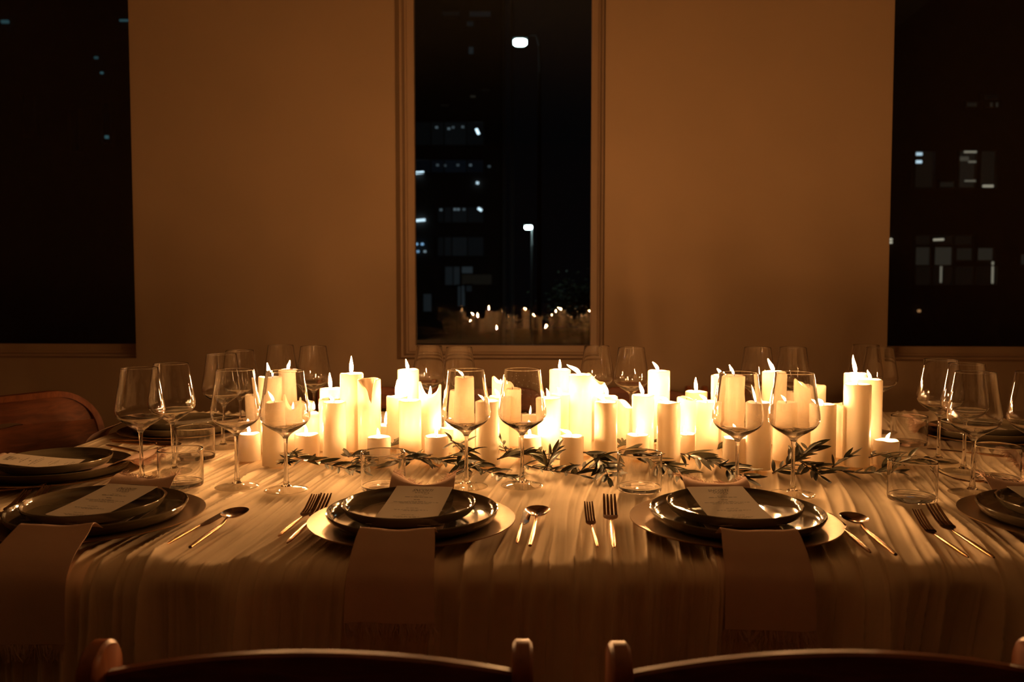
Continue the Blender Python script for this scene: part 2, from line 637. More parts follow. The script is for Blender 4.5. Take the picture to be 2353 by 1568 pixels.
def bend(s, L):
    """position along and drop for arc length s over a top of length L with round edges"""
    pos = np.clip(s, 0, L)
    drop = np.zeros_like(s)
    for sign, over in ((-1, -s), (1, s - L)):
        o_ = np.clip(over, 0, None)
        q = np.clip(o_ / (RE * math.pi / 2), 0, 1) * math.pi / 2
        pos = pos + sign * RE * np.sin(q) * (o_ > 0)
        drop = drop + RE * (1 - np.cos(q)) * (o_ > 0) + np.clip(o_ - RE * math.pi / 2, 0, None)
    return pos, drop


bx, dxx = bend(sxs, TX1 - TX0)
by, dyy = bend(tys, TY1 - TY0)
X, Y = np.meshgrid(bx + TX0, by + TY0)
DX, DY = np.meshgrid(dxx, dyy)
T_ = np.meshgrid(sxs, tys)[1]
hang = np.clip(-T_ / 0.12, 0, 1)
flat_y = np.where(T_ < 0, TY0 + np.clip(T_, -0.66, 0) * 0.35, Y)
H = fold(X, flat_y, hang)
calm = np.ones_like(X)
for (fx, fy, fr, fe) in FOOTPRINTS:
    calm *= 1 - 0.88 / (1 + np.exp((np.hypot(X - fx, flat_y - fy) - fr) / fe))
near_edge = np.exp(-((T_ - 0.0) / 0.13) ** 2)
amp = 0.0085 + 0.0045 * near_edge
under = np.clip((Y - 1.75) / 0.1, 0, 1)
amp = amp * (1 - 0.3 * under) * np.where(T_ > -0.01, calm, 1)
Hc = H - 0.75
Z = TABLE - 0.0040 + amp * Hc - np.maximum(DX, DY)
# over the edge the pleats push outwards
side = np.clip(DY / RE, 0, 1) * (T_ < 0)
wave = 0.020 * snoise(X, T_ * 0.4, 26, 2.0, 6, 77) * np.clip(-T_ / 0.25, 0, 1)
Yo = Y - side * (0.0045 + 0.020 * hang) * Hc - side * (wave + 0.03 * np.clip(-T_, 0, 1))
Z = np.where((T_ < 0), Z - amp * Hc * np.clip(DY / RE, 0, 1), Z)
P = np.stack([X, Yo, Z], -1)
cl = put('tablecloth', grid_mesh('tablecloth', P, 'cloth'))
tag(cl, 'white gauze tablecloth gathered in long creases and falling over the table edge', 'tablecloth')

# ------------------------------------------------------------------ candles
# px, top y, width px (sets the distance), kind, flame (length px, lean deg to the left) or None, label
CANDLES = [
    (573, 998, 50, 'short', (17, 0), 'short ivory pillar candle standing first at the left end of the front row', 1.79),
    (628, 925, 53, 'plain', (30, 42), 'tall plain pillar candle seen through the second front wine glass, beside the leftmost short candle', 1.735),
    (705, 1000, 57, 'short', (19, 8), 'short pillar candle with upright flame right of the second front wine glass', 1.83),
    (768, 925, 54, 'plain', (16, 55), 'medium pillar candle with a low blue leaning flame behind the olive sprig at left', 1.80),
    (808, 859, 53, 'plain', (37, 0), 'tall pillar candle carrying the tallest straight flame, left half of the cluster', 1.90),
    (848, 872, 53, 'notch', None, 'tall burnt-out pillar candle with a deep melted notch in its rim', 1.865),
    (871, 1006, 54, 'short', (17, 5), 'short pillar candle right behind the tumbler at the second place setting', 1.75),
    (888, 978, 46, 'short', (28, 0), 'short pillar candle with a tall flame hidden behind the notched candle', 1.98),
    (912, 912, 48, 'plain', (36, -4), 'pillar candle with long upright flame just behind the pair at centre left', 1.93),
    (942, 921, 52, 'plain', (24, 0), 'medium pillar candle with small upright flame, overlapping the tall back candle left of the window', 1.84),
    (938, 850, 49, 'plain', (22, 12), 'tallest pillar candle at the back left of the middle window', 2.05),
    (988, 884, 52, 'spikes', (22, 0), 'melted hollow pillar candle with two tall wax spikes around its glowing flame', 1.92),
    (1003, 1004, 55, 'short', (19, 3), 'short pillar candle with upright flame left of the third front wine glass stem', 1.765),
    (1034, 985, 45, 'short', (14, 40), 'low pillar candle with small leaning flame, behind the third front wine glass stem', 1.89),
    (1066, 867, 51, 'plain', (24, 62), 'tall pillar candle framed inside the bowl of the third front wine glass', 1.82),
    (1043, 897, 46, 'plain', None, 'unlit pillar candle peeking out left behind the one inside the third glass', 2.03),
    (1121, 923, 56, 'plain', (22, 58), 'medium pillar candle with dark mark between the third and fourth front wine glasses', 1.745),
    (1147, 912, 48, 'plain', (16, 30), 'pillar candle half hidden behind the one between the two middle wine glasses', 1.93),
    (1155, 880, 50, 'slant', (18, 10), 'broken pillar candle with a slanting wax wall left of the fourth front wine glass', 2.05),
    (1174, 894, 47, 'plain', None, 'narrow-looking pillar candle seen through the left side of the fourth front wine glass', 1.96),
    (1218, 1005, 53, 'short', (20, 0), 'short pillar candle behind the stem of the fourth front wine glass', 1.775),
    (1221, 955, 44, 'short', (20, 0), 'low pillar candle seen through the bottom of the fourth wine glass bowl', 2.04),
    (1262, 916, 55, 'plain', (20, 22), 'medium pillar candle just right of the fourth front wine glass bowl', 1.82),
    (1290, 907, 49, 'plain', (15, 28), 'pillar candle wedged behind two medium ones at the middle of the cluster', 1.93),
    (1287, 850, 49, 'plain', (20, 4), 'tall back row pillar candle below the right edge of the middle window', 2.06),
    (1334, 862, 53, 'plain', (36, 60), 'tall pillar candle whose long flame streams sideways to the left', 1.86),
    (1366, 872, 47, 'slant', None, 'melted pillar candle with rounded wax wall behind the streaming flame candle', 2.06),
    (1314, 1004, 55, 'short', (28, 66), 'short pillar candle with sideways flame and upright olive leaves in front', 1.735),
    (1392, 925, 53, 'plain', (24, 66), 'medium front pillar candle left of the tumbler at the third place setting', 1.755),
    (1396, 911, 47, 'plain', (28, 14), 'pillar candle with tall flame directly behind the one left of the third tumbler', 1.96),
    (1438, 930, 48, 'slant', (18, 10), 'low melted pillar candle glowing hot white at centre right', 1.95),
    (1478, 909, 51, 'plain', (28, 14), 'medium pillar candle with tall flame right of the low glowing melted one', 1.88),
    (1466, 1001, 54, 'short', (17, 4), 'short pillar candle right behind the tumbler at the third place setting', 1.81),
    (1514, 853, 50, 'plain', (22, 42), 'tall back row pillar candle standing alone right of the far glass pair', 2.00),
    (1537, 926, 54, 'plain', (26, 82), 'medium front pillar candle whose flame lies flat to the left', 1.745),
    (1579, 917, 47, 'wavy', None, 'unlit pillar candle with an uneven melted rim behind the flat flame candle', 1.95),
    (1600, 901, 50, 'plain', (30, 0), 'back pillar candle with slim straight flame between two gaps at right', 2.05),
    (1625, 924, 53, 'plain', (20, 55), 'medium pillar candle left of the fifth front wine glass', 1.83),
    (1576, 998, 46, 'short', (16, 10), 'low pillar candle tucked behind the olive branch right of the flat flame candle', 1.88),
    (1659, 863, 49, 'plain', (16, 45), 'tall pillar candle at the left edge of the fifth front wine glass bowl', 2.02),
    (1686, 864, 51, 'drip', (24, 24), 'tall wavy dripping pillar candle seen inside the fifth front wine glass', 1.93),
    (1689, 1008, 56, 'short', (15, 20), 'short pillar candle behind the stem of the fifth front wine glass', 1.73),
    (1744, 926, 57, 'plain', (40, 20), 'medium front pillar candle with a long curved flame between the two right wine glasses', 1.70),
    (1778, 855, 52, 'plain', (30, 24), 'tall back pillar candle left of the sixth front wine glass rim', 2.00),
    (1805, 925, 55, 'plain', (20, 48), 'medium pillar candle seen inside the left half of the sixth front wine glass', 1.795),
    (1850, 886, 51, 'slant', (26, 40), 'broken slanting pillar candle seen inside the sixth front wine glass', 1.92),
    (1822, 901, 46, 'plain', None, 'unlit pillar candle hidden behind the slanting one at right', 2.08),
    (1874, 886, 46, 'plain', None, 'unlit pillar candle standing behind the right rim of the sixth wine glass', 2.07),
    (1893, 930, 56, 'plain', (22, 70), 'medium front pillar candle right of the sixth front wine glass', 1.745),
    (1966, 859, 51, 'plain', (40, 5), 'tall pillar candle with a twisting flame at the back of the right trio', 1.93),
    (2001, 873, 52, 'plain', (20, 20), 'tall pillar candle at the right of the right trio', 1.86),
    (1971, 884, 60, 'plain', (16, 60), 'largest front pillar candle of the right trio, glowing at its top', 1.735),
    (1937, 930, 40, 'drip', None, 'stubby candle coated in wax drips left of the right trio', 1.83),
    (2037, 1014, 57, 'short', (16, -30), 'short pillar candle standing last at the right end of the cluster', 1.745),
    (620, 867, 52, 'plain', (30, 10), 'tall pillar candle with round flame at the left end of the back row', 1.90),
    (662, 851, 49, 'plain', (20, -12), 'tallest pillar candle at the far left, above the second front wine glass rim', 2.03),
    (592, 908, 50, 'plain', None, 'unlit pillar candle at the left end seen beside the first front wine glass', 2.0),
    (675, 913, 50, 'spikes', (16, 0), 'pillar candle with a chipped melted rim seen inside the second front wine glass', 1.90),
    (699, 924, 46, 'plain', None, 'unlit pillar candle right behind the chipped one in the second wine glass', 2.0),
    (757, 918, 49, 'plain', None, 'unlit pillar candle showing only its left side behind the low blue flame candle', 1.91),
    (760, 894, 50, 'plain', (34, 0), 'pillar candle with tall straight flame, left neighbour of the tallest flame', 1.99),
    (722, 961, 44, 'dome', (16, 0), 'low round-topped candle glowing behind the short one at left', 1.93),
]
# settle overlapping candles apart (they cannot stand inside each other)
CR = []
for c in CANDLES:
    d = c[6] * K
    CR.append([d, max(0.0235, min(0.0295, c[2] * d / F / 2))])
pos = [on_table(c[0], 1000) for c in CANDLES]
for it in range(400):
    P2 = [Vector(((c[0] - CX) / F * q[0] * 1.0, q[0])) for c, q in zip(CANDLES, CR)]
    moved = False
    for i in range(len(P2)):
        for j in range(i):
            dv = P2[i] - P2[j]
            need = CR[i][1] + CR[j][1] + 0.0015
            if dv.length < need:
                moved = True
                dyv = CR[i][0] - CR[j][0]
                s = 1 if dyv >= 0 else -1
                push = (need - dv.length) * 0.3
                CR[i][0] += s * push
                CR[j][0] -= s * push
    for q in CR:
        q[0] = min(2.14 * K, max(1.70 * K, q[0]))
    if not moved:
        break


def candle_body(r, H, kind, seed):
    rr = random.Random(seed)
    seg = 40
    ph = [rr.uniform(0, 6.28) for _ in range(6)]
    wall = 0.0055
    pool = 0.005
    tops = []
    for i in range(seg):
        a = 2 * math.pi * i / seg
        t_ = H + 0.0007 * math.sin(2 * a + ph[0]) + 0.0005 * math.sin(5 * a + ph[1])
        if kind == 'notch':      # slot facing the diners
            e_ = (math.degrees(a) + 72 + 180) % 360 - 180      # degrees from the slot, which is a little right of the front
            t_ -= 0.055 * max(0, 1 - abs(e_) / 24) ** 1.3
            if e_ < 0:
                t_ -= 0.022 * max(0, 1 - abs(e_ + 24) / 60)
        elif kind == 'spikes':
            t_ -= 0.030 * (0.5 + 0.5 * math.cos(2 * a + 3.0 + 0)) ** 0.7
            t_ += 0.008 * max(0, math.cos(a - math.pi)) ** 6
        elif kind == 'slant':
            t_ += 0.012 * math.cos(a - math.pi * 0.93) - 0.004 * math.cos(3 * a + ph[2])
        elif kind == 'wavy':
            t_ += 0.004 * math.cos(a - math.pi) + 0.0025 * math.sin(3 * a + ph[3])
        tops.append(t_)
    if kind in ('notch', 'spikes'):
        pool = 0.06 if kind == 'notch' else 0.036
    elif kind in ('slant',):
        pool = 0.020
    elif kind == 'wavy':
        pool = 0.010
    zp = min(H - pool, min(tops) - 0.002)

    def rad(a, f):
        q = r * (1 + 0.006 * math.sin(2 * a + ph[4]) * f)
        if kind == 'drip':
            d = 0
            for k in range(7):
                c = math.cos(a - ph[k % 6] * (1 + k * .7))
                w = max(0, (c - 0.93) / 0.07)
                low = 0.15 + 0.75 * ((k * 0.37) % 1)
                d += w * (0.0035 if f > low else 0.0035 * max(0, 1 - (low - f) * 12))
            q += d + 0.0012 * math.sin(14 * f + 2 * a)
        return q
    vs, fs = [], []
    rows = []
    NB = 16 if kind == 'drip' else 6
    for k in range(NB + 1):
        f = k / NB
        rows.append([(rad(2 * math.pi * i / seg, f) * math.cos(2 * math.pi * i / seg), rad(2 * math.pi * i / seg, f) * math.sin(2 * math.pi * i / seg), (tops[i] - 0.0022) * f) for i in range(seg)])
    if kind == 'dome':
        for q in range(1, 7):
            an = q / 6 * math.pi / 2 * 0.92
            rows.append([(r * math.cos(an) * math.cos(2 * math.pi * i / seg), r * math.cos(an) * math.sin(2 * math.pi * i / seg), tops[i] - 0.0022 + 0.016 * math.sin(an)) for i in range(seg)])
    else:
        for (dr, dz) in ((0.0010, -0.0007), (0.0022, 0.0), (wall - 0.0015, 0.0), (wall, -0.001)):
            rows.append([((r - dr) * math.cos(2 * math.pi * i / seg), (r - dr) * math.sin(2 * math.pi * i / seg), tops[i] + dz) for i in range(seg)])
        ri = r - wall - 0.001
        rows.append([(ri * math.cos(2 * math.pi * i / seg), ri * math.sin(2 * math.pi * i / seg), zp + 0.002) for i in range(seg)])
        for q in (0.86, 0.5, 0.18):
            rows.append([(ri * q * math.cos(2 * math.pi * i / seg), ri * q * math.sin(2 * math.pi * i / seg), zp - 0.0004 * (1 - q)) for i in range(seg)])
    for row in rows:
        vs += row
    n = len(rows)
    for k in range(n - 1):
        for i in range(seg):
            j = (i + 1) % seg
            fs.append((k * seg + i, k * seg + j, (k + 1) * seg + j, (k + 1) * seg + i))
    fs.append(tuple(range(seg - 1, -1, -1)))
    fs.append(tuple(range((n - 1) * seg, n * seg)))
    mb = MB().add(vs, fs)
    return mb.mesh('candle_wax', angle=60), zp if kind != 'dome' else H + 0.0135


def flame_mesh(L, lean, seed):
    """teardrop bending over to the left by lean degrees"""
    rr = random.Random(seed)
    n, seg = 12, 10
    lean = R(lean)
    W = max(0.0032, min(0.0043, 0.14 * L))
    pts, rad = [], []
    p = Vector((0, 0, 0))
    sway = rr.uniform(-.18, .18)
    for k in range(n + 1):
        f = k / n
        a = lean * min(1, 0.55 + 0.9 * f) + sway * math.sin(f * 4)
        pts.append(p.copy())
        p += Vector((-math.sin(a), 0.15 * math.sin(a) * rr.uniform(-.2, 1), math.cos(a))) * (L / n)
        rad.append(max(0.0002, W * (math.sin(math.pi * min(1, f * 0.94 + 0.06) ** 0.62)) ** 0.9))
    return MB().tube(pts, rad, seg, up=Vector((0, 1, 0))).mesh('flame', angle=80)


for i, (c, q) in enumerate(zip(CANDLES, CR)):
    px, top, wpx, kind, fl, label, _ = c
    d, r = q
    x = at(px, top, d).x
    H = at(px, top, d - r * 0.6).z - TABLE
    root = thing('pillar_candle', label, 'candle', (x, d, TABLE - 0.0005), rnd.uniform(-.05, .05), 'ivory pillar candles massed along the table')
    me, zp = candle_body(r, H, kind, 100 + i)
    put('wax_body', me, 'wax', root)
    wl = 0.010
    lean = fl[1] if fl else 10
    wp = [(0, 0, zp - 0.002), (0, 0, zp + wl * .5), (-0.0022 * math.sin(R(lean)) - .0006, 0.0004, zp + wl * .85), (-0.005 * math.sin(R(lean)) - .0012, .001, zp + wl)]
    put('wick', MB().tube(wp, [0.0009, 0.0009, 0.0008, 0.0006], 6), 'wick', root)
    if fl:
        L = max(0.014, fl[0] * d / F)
        fo = put('flame', flame_mesh(L, fl[1], 500 + i), 'flame', root, (wp[2][0], 0, zp + wl * 0.72))

# ------------------------------------------------------------------ glasses
def arc(c, r, a0, a1, n):
    return [(c[0] + r * math.cos(R(a0 + (a1 - a0) * i / n)), c[1] + r * math.sin(R(a0 + (a1 - a0) * i / n))) for i in range(n + 1)]


def spline(pts, n=6):
    out_ = []
    P_ = [Vector(p) for p in pts]
    for i in range(len(P_) - 1):
        p0, p1, p2, p3 = P_[max(i - 1, 0)], P_[i], P_[i + 1], P_[min(i + 2, len(P_) - 1)]
        for k in range(n):
            t_ = k / n
            out_.append(0.5 * ((2 * p1) + (-p0 + p2) * t_ + (2 * p0 - 5 * p1 + 4 * p2 - p3) * t_ ** 2 + (-p0 + 3 * p1 - 3 * p2 + p3) * t_ ** 3))
    out_.append(P_[-1])
    return [tuple(p) for p in out_]


bowl_o = spline([(0.0048, 0.1005), (0.0085, 0.106), (0.0165, 0.1125), (0.028, 0.1195), (0.039, 0.1275), (0.0455, 0.137), (0.0472, 0.146), (0.0460, 0.158), (0.0428, 0.178), (0.0392, 0.2), (0.0355, 0.2255), (0.035, 0.2285)], 4)
TW = 0.0009
bowl_i = [(max(0.0005, r - TW - 0.0022 * max(0, 1 - (z - 0.1) / 0.02)), z + (0.0045 if z < 0.113 else 0.0025 * max(0, 1 - (z - .113) / .02))) for r, z in bowl_o]
prof = [(0.0002, 0.1005)] + bowl_o + [(0.0350, 0.2293), (0.0346, 0.2296), (0.0341, 0.2293)] + bowl_i[::-1][0:-3] + [(0.0002, bowl_i[3][1])]
ME_BOWL = MB().lathe(prof, 56).mesh('wine_glass_bowl', angle=80)
st = spline([(0.0096, 0.0083), (0.0062, 0.013), (0.0047, 0.022), (0.0040, 0.034), (0.0034, 0.06), (0.0033, 0.083), (0.0037, 0.095), (0.0046, 0.1003)], 4)
ME_STEM = MB().lathe(st + [(0.0002, 0.1003)], 24, cap0=True).mesh('wine_glass_stem', angle=80)
ft = [(0.0002, 0.0002), (0.036, 0.0002), (0.0405, 0.0004), (0.0418, 0.0011), (0.0412, 0.0018)] + spline([(0.036, 0.0026), (0.024, 0.0042), (0.014, 0.0062), (0.0095, 0.0080)], 4) + [(0.0002, 0.0081)]
ME_FOOT = MB().lathe(ft, 56).mesh('wine_glass_foot', angle=60)
for me, m_ in ((ME_BOWL, 'bowl'), (ME_STEM, 'glass'), (ME_FOOT, 'foot')):
    me.materials.append(M[m_])

SETTINGS_GRP = 'stemmed wine glasses set around the table'
for (px, rim, label) in GLASSES:
    d = ray(px, rim)
    t_ = (TABLE + 0.2296 - CAM_Z) / d.z
    g = thing('wine_glass', label, 'wine glass', (d.x * t_, d.y * t_, TABLE + 0.0006), rnd.uniform(0, 6), SETTINGS_GRP)
    put('bowl', ME_BOWL, None, g)
    put('stem', ME_STEM, None, g)
    put('foot', ME_FOOT, None, g)
    if 'speckled' in label:
        dm = MB()
        for _ in range(70):
            z_ = rnd.uniform(0.165, 0.218)
            r_ = np.interp(z_, [p_[1] for p_ in bowl_o], [p_[0] for p_ in bowl_o]) - 0.0012
            a_ = rnd.uniform(-0.2, 2.2)
            c_ = (r_ * math.cos(a_), r_ * math.sin(a_), z_)
            q_ = rnd.uniform(0.0004, 0.0009)
            dm.lathe([(0.0001, -q_), (q_ * .8, -q_ * .55), (q_ * .8, q_ * .55), (0.0001, q_)], 6, c_)
        g.rotation_euler.z = 0
        put('droplets', dm.mesh('droplets'), 'drop', g)['kind'] = 'stuff'

RT, HT = 0.0425, 0.074
wall_p = [(RT - 0.002, 0.0102), (RT, 0.0102)] + [(RT, z) for z in (0.012, 0.03, 0.05, HT - 0.003, HT - 0.0012)] + \
    [(RT - 0.0004, HT - 0.0002), (RT - 0.001, HT), (RT - 0.0016, HT - 0.0002), (RT - 0.002, HT - 0.001)] + [(RT - 0.002, z) for z in (HT - 0.003, 0.05, 0.03, 0.012, 0.0102)]
ME_TW = MB().lathe(wall_p, 56).mesh('tumbler_wall', angle=60)
base_p = [(0.0002, 0.0016), (0.030, 0.0010), (RT - 0.006, 0.0005), (RT - 0.002, 0.0014), (RT - .0005, 0.0040), (RT, 0.0099), (RT - 0.002, 0.0100), (RT - 0.005, 0.0096), (0.030, 0.0088), (0.0002, 0.0085)]
ME_TB = MB().lathe(base_p, 56).mesh('tumbler_base', angle=60)
ME_TW.materials.append(M['tumbler'])
ME_TB.materials.append(M['glass'])
for (px, yb, label) in TUMBLERS:
    p_ = on_table(px, yb)
    g = thing('tumbler', label, 'tumbler', (p_.x * (1 + RT / p_.y), p_.y + RT, TABLE + 0.0006), rnd.uniform(0, 6), 'clear water tumblers')
    put('wall', ME_TW, None, g)
    put('base', ME_TB, None, g)

# ------------------------------------------------------------------ plates
CHS = 0.985
ch = [(0.0002, 0.0035), (0.115, 0.0035), (0.118, 0.0042), (0.124, 0.0056), (0.150, 0.0095), (0.168, 0.0128), (0.1702, 0.0128), (0.1702, 0.0112), (0.166, 0.0098), (0.120, 0.0026), (0.112, 0.0005), (0.0002, 0.0005)]
ME_CH = MB().lathe(ch[::-1], 72).mesh('charger', angle=25)
ME_CH.materials.append(M['charger'])


def plate_mesh(R_, H_, name):
    b = R_ * 0.70
    inner = [(0.0002, 0.0048), (b * 0.9, 0.0052)] + spline([(b, 0.0060), (R_ * 0.86, 0.0095), (R_ * 0.945, H_ * 0.62), (R_ * 0.975, H_ - 0.002)], 5)
    rim = [(R_ * 0.980, H_ - 0.0005), (R_ * 0.988, H_), (R_ * 0.996, H_ - 0.0005), (R_, H_ - 0.002)]
    outer = spline([(R_, H_ - 0.002), (R_ * 0.975, H_ * 0.6), (R_ * 0.90, H_ * 0.22), (b * 1.02, 0.0012), (b, 0.0)], 5)
    mb = MB()
    mb.lathe(inner[::-1] if False else inner + rim + outer[1:] + [(0.0002, 0.0)], 72)
    me = mb.mesh(name, angle=40)
    # outward orientation
    me.flip_normals()
    me.materials.append(M['stoneware'])
    return me


ME_DP = plate_mesh(0.140, 0.0235, 'dinner_plate')
ME_SP = plate_mesh(0.109, 0.0215, 'side_plate')


def rim_ring(R_, H_, name):
    return None


# napkin strip ------------------------------------------------------
def napkin(root, edge, hang, seed, wid=0.116, skew=0.0, tail_lift=0.017):
    rr = random.Random(seed)
    path = [(0.178, 0.031), (0.168, 0.0355), (0.152, 0.0365), (0.137, 0.033), (0.12, 0.022), (0.098, 0.0135), (0.05, 0.0125), (-0.05, 0.0125), (-0.095, 0.0135), (-0.122, 0.022),
            (-0.139, 0.0325), (-0.148, 0.0335), (-0.158, 0.0300), (-0.158 * .62 - (edge + .045) * .38, 0.0215), (-0.158 * .28 - (edge + .045) * .72, 0.0125), (-edge - 0.045, 0.002), (-edge - 0.060, -0.016), (-edge - 0.067, -0.045), (-edge - 0.070, -hang)]
    pts = spline(path, 5)
    nu = 22
    # cumulative length
    vs, fs = [], []
    n = len(pts)
    th = 0.0009
    ph = [rr.uniform(0, 6.28) for _ in range(4)]

    def P_(k, v):
        y, z = pts[k]
        f = k / (n - 1)
        s = v * wid / 2
        tail = max(0, 1 - f / 0.16)
        hg = max(0, (f - 0.72) / 0.28)
        z2 = z + tail * tail_lift * (abs(v) ** 1.6 * 1.5 - 0.55 + 0.25 * math.sin(3 * v + ph[0])) + 0.0007 * math.sin(5 * v + ph[1])
        y2 = y + tail * 0.010 * math.sin(2.2 * v + ph[2]) - hg * 0.003 * math.sin(3.0 * v + ph[3])
        # sags between the corners of the plate rim
        rimf = math.exp(-((y + 0.143) / 0.02) ** 2)
        z2 += rimf * 0.0035 * (abs(v) ** 2 - 0.3)
        wv = s * (1 - 0.06 * rimf + 0.08 * hg)
        xx = wv + skew * (0 if f < .55 else (f - .55) / .45)
        return (xx, y2, z2)
    for k in range(n):
        for i in range(nu + 1):
            vs.append(P_(k, -1 + 2 * i / nu))
    for k in range(n - 1):
        for i in range(nu):
            a = k * (nu + 1) + i
            fs.append((a, a + 1, a + nu + 2, a + nu + 1))
    # underside
    nv = len(vs)
    for k in range(n):
        y, z = pts[k]
        ty, tz = pts[min(k + 1, n - 1)][0] - pts[max(k - 1, 0)][0], pts[min(k + 1, n - 1)][1] - pts[max(k - 1, 0)][1]
        l = math.hypot(ty, tz)
        for i in range(nu + 1):
            x_, y_, z_ = vs[k * (nu + 1) + i]
            vs.append((x_, y_ - tz / l * th * -1, z_ + ty / l * th))
    for k in range(n - 1):
        for i in range(nu):
            a = nv + k * (nu + 1) + i
            fs.append((a + nu + 1, a + nu + 2, a + 1, a))
    for k in range(n - 1):
        for i in (0, nu):
            a = k * (nu + 1) + i
            fs.append((a, a + nu + 1, a + nu + 1 + nv, a + nv) if i == 0 else (a + nv, a + nu + 1 + nv, a + nu + 1, a))
    put('cloth_strip', MB().add(vs, fs).mesh('napkin_cloth', angle=80), 'napkin', root)
    # frayed threads at both ends
    fr = MB()
    for (k, dy, dz, ln) in ((n - 1, -0.10, -1, 0.024), (0, 1, -0.15, 0.024)):
        for q in range(260):
            v = rr.uniform(-1, 1)
            p0 = Vector(P_(k, v))
            if k == 0:
                p0.y -= 0.002
            l = ln * rr.uniform(0.5, 1.15)
            cl_ = 0.35 * math.sin(9 * v + ph[1]) + rr.uniform(-.35, .35)
            d_ = Vector((cl_, dy + rr.uniform(-.12, .12), dz + (rr.uniform(-.2, .5) if k == 0 else 0))).normalized()
            p1 = p0 + d_ * l * .55 + Vector((rr.uniform(-.001, .001), rr.uniform(-.0015, .0015), 0))
            p2 = p1 + (d_ + Vector((rr.uniform(-.5, .5), rr.uniform(-.15, .15), rr.uniform(-.1, .1)))) * l * .45
            fr.tube([p0, p1, p2], [0.0006, 0.0005, 0.0003], 3)
    fo = put('fringe', fr.mesh('napkin_fringe'), 'napkin', root)
    fo['kind'] = 'stuff'


# menu card ----------------------------------------------------------
def font_mesh(body, size, shear=0.0, spacing=1.0):
    cu = bpy.data.curves.new('txt', 'FONT')
    cu.body = body
    cu.size = size
    cu.shear = shear
    cu.space_character = spacing
    cu.align_x = 'CENTER'
    cu.resolution_u = 3
    o = bpy.data.objects.new('txt', cu)
    COL.objects.link(o)
    dg = bpy.context.evaluated_depsgraph_get()
    me = bpy.data.meshes.new_from_object(o.evaluated_get(dg))
    V = [tuple(v.co) for v in me.vertices]
    Fc = [tuple(p_.vertices) for p_ in me.polygons]
    bpy.data.objects.remove(o)
    bpy.data.meshes.remove(me)
    bpy.data.curves.remove(cu)
    return V, Fc


def cardz(y):
    """sagging card: rests on the back rim and on the plate's front rim"""
    f = (y + 0.092) / 0.197
    return 0.0270 + 0.0195 * max(0, f) ** 1.7 + 0.006 * max(0, 1 - f / 0.16) ** 2


TXT = None


def menu_card(root):
    global TXT
    w2, y0, y1 = 0.0495, -0.092, 0.105
    mb = MB()
    n = 22
    vs, fs = [], []
    for s in (0, 1):
        for k in range(n + 1):
            y = y0 + (y1 - y0) * k / n
            for x in (-w2, w2):
                vs.append((x, y, cardz(y) - s * 0.0004))
    o2 = 2 * (n + 1)
    for k in range(n):
        a = 2 * k
        fs += [(a, a + 1, a + 3, a + 2), (o2 + a + 2, o2 + a + 3, o2 + a + 1, o2 + a), (a, a + 2, o2 + a + 2, o2 + a), (a + 1, o2 + a + 1, o2 + a + 3, a + 3)]
    fs += [(0, o2, o2 + 1, 1), (2 * n, 2 * n + 1, o2 + 2 * n + 1, o2 + 2 * n)]
    put('card', mb.add(vs, fs).mesh('menu_card', angle=60), 'paper', root)
    if TXT is None:
        tm = MB()
        e = 0.00025

        def words(y, h, half, seed, gap=0.0016):
            r_ = random.Random(seed)
            x = -half
            while x < half:
                wd = min(r_.uniform(0.003, 0.009), half - x)
                if wd > 0.001:
                    hh = h * r_.uniform(.75, 1.1)
                    tm.add([(x, y - hh / 2, cardz(y - hh / 2) + e), (x + wd, y - hh / 2, cardz(y - hh / 2) + e), (x + wd, y + hh / 2, cardz(y + hh / 2) + e), (x, y + hh / 2, cardz(y + hh / 2) + e)], [(0, 1, 2, 3)])
                x += wd + gap
        for (body, size, y, sh, spc) in (('SNCOSTI', 0.0115, 0.082, 0.35, 1.05),):
            V, Fc = font_mesh(body, size, sh, spc)
            tm.add([(x * 0.72, y + yy * 1.25, cardz(y + yy * 1.25) + e) for (x, yy, _) in V], Fc)
        # the handwritten flourish under the name
        pts = [(-0.012 + 0.0016 * k + 0.001 * math.sin(k * 1.9), 0.0765 + 0.0032 * math.sin(k * 1.9 + .4)) for k in range(15)] + [(0.014, 0.0735), (0.010, 0.0695), (0.004, 0.0705)]
        for (a, b) in zip(pts[:-1], pts[1:]):
            dx, dy = b[0] - a[0], b[1] - a[1]
            l = math.hypot(dx, dy) or 1e-6
            nx_, ny_ = -dy / l * 0.0003, dx / l * 0.0003
            tm.add([(p_[0], p_[1], cardz(p_[1]) + e) for p_ in ((a[0] - nx_, a[1] - ny_), (b[0] - nx_, b[1] - ny_), (b[0] + nx_, b[1] + ny_), (a[0] + nx_, a[1] + ny_))], [(0, 1, 2, 3)])
        words(0.0620, 0.0010, 0.008, 1)
        words(0.0565, 0.0014, 0.024, 2)
        words(0.0450, 0.0018, 0.006, 3, .0008)
        words(0.0370, 0.0011, 0.015, 4)
        words(0.0335, 0.0011, 0.038, 5)
        words(0.0280, 0.0011, 0.026, 6)
        words(0.0060, 0.0011, 0.010, 7)
        words(-0.0020, 0.0011, 0.028, 8)
        words(-0.0060, 0.0010, 0.012, 9)
        words(-0.0250, 0.0010, 0.010, 10)
        words(-0.0330, 0.0010, 0.022, 11)
        words(-0.0370, 0.0010, 0.016, 12)
        TXT = tm.mesh('menu_lettering', False)
        TXT.materials.append(M['ink'])
    put('lettering', TXT, None, root)['kind'] = 'stuff'


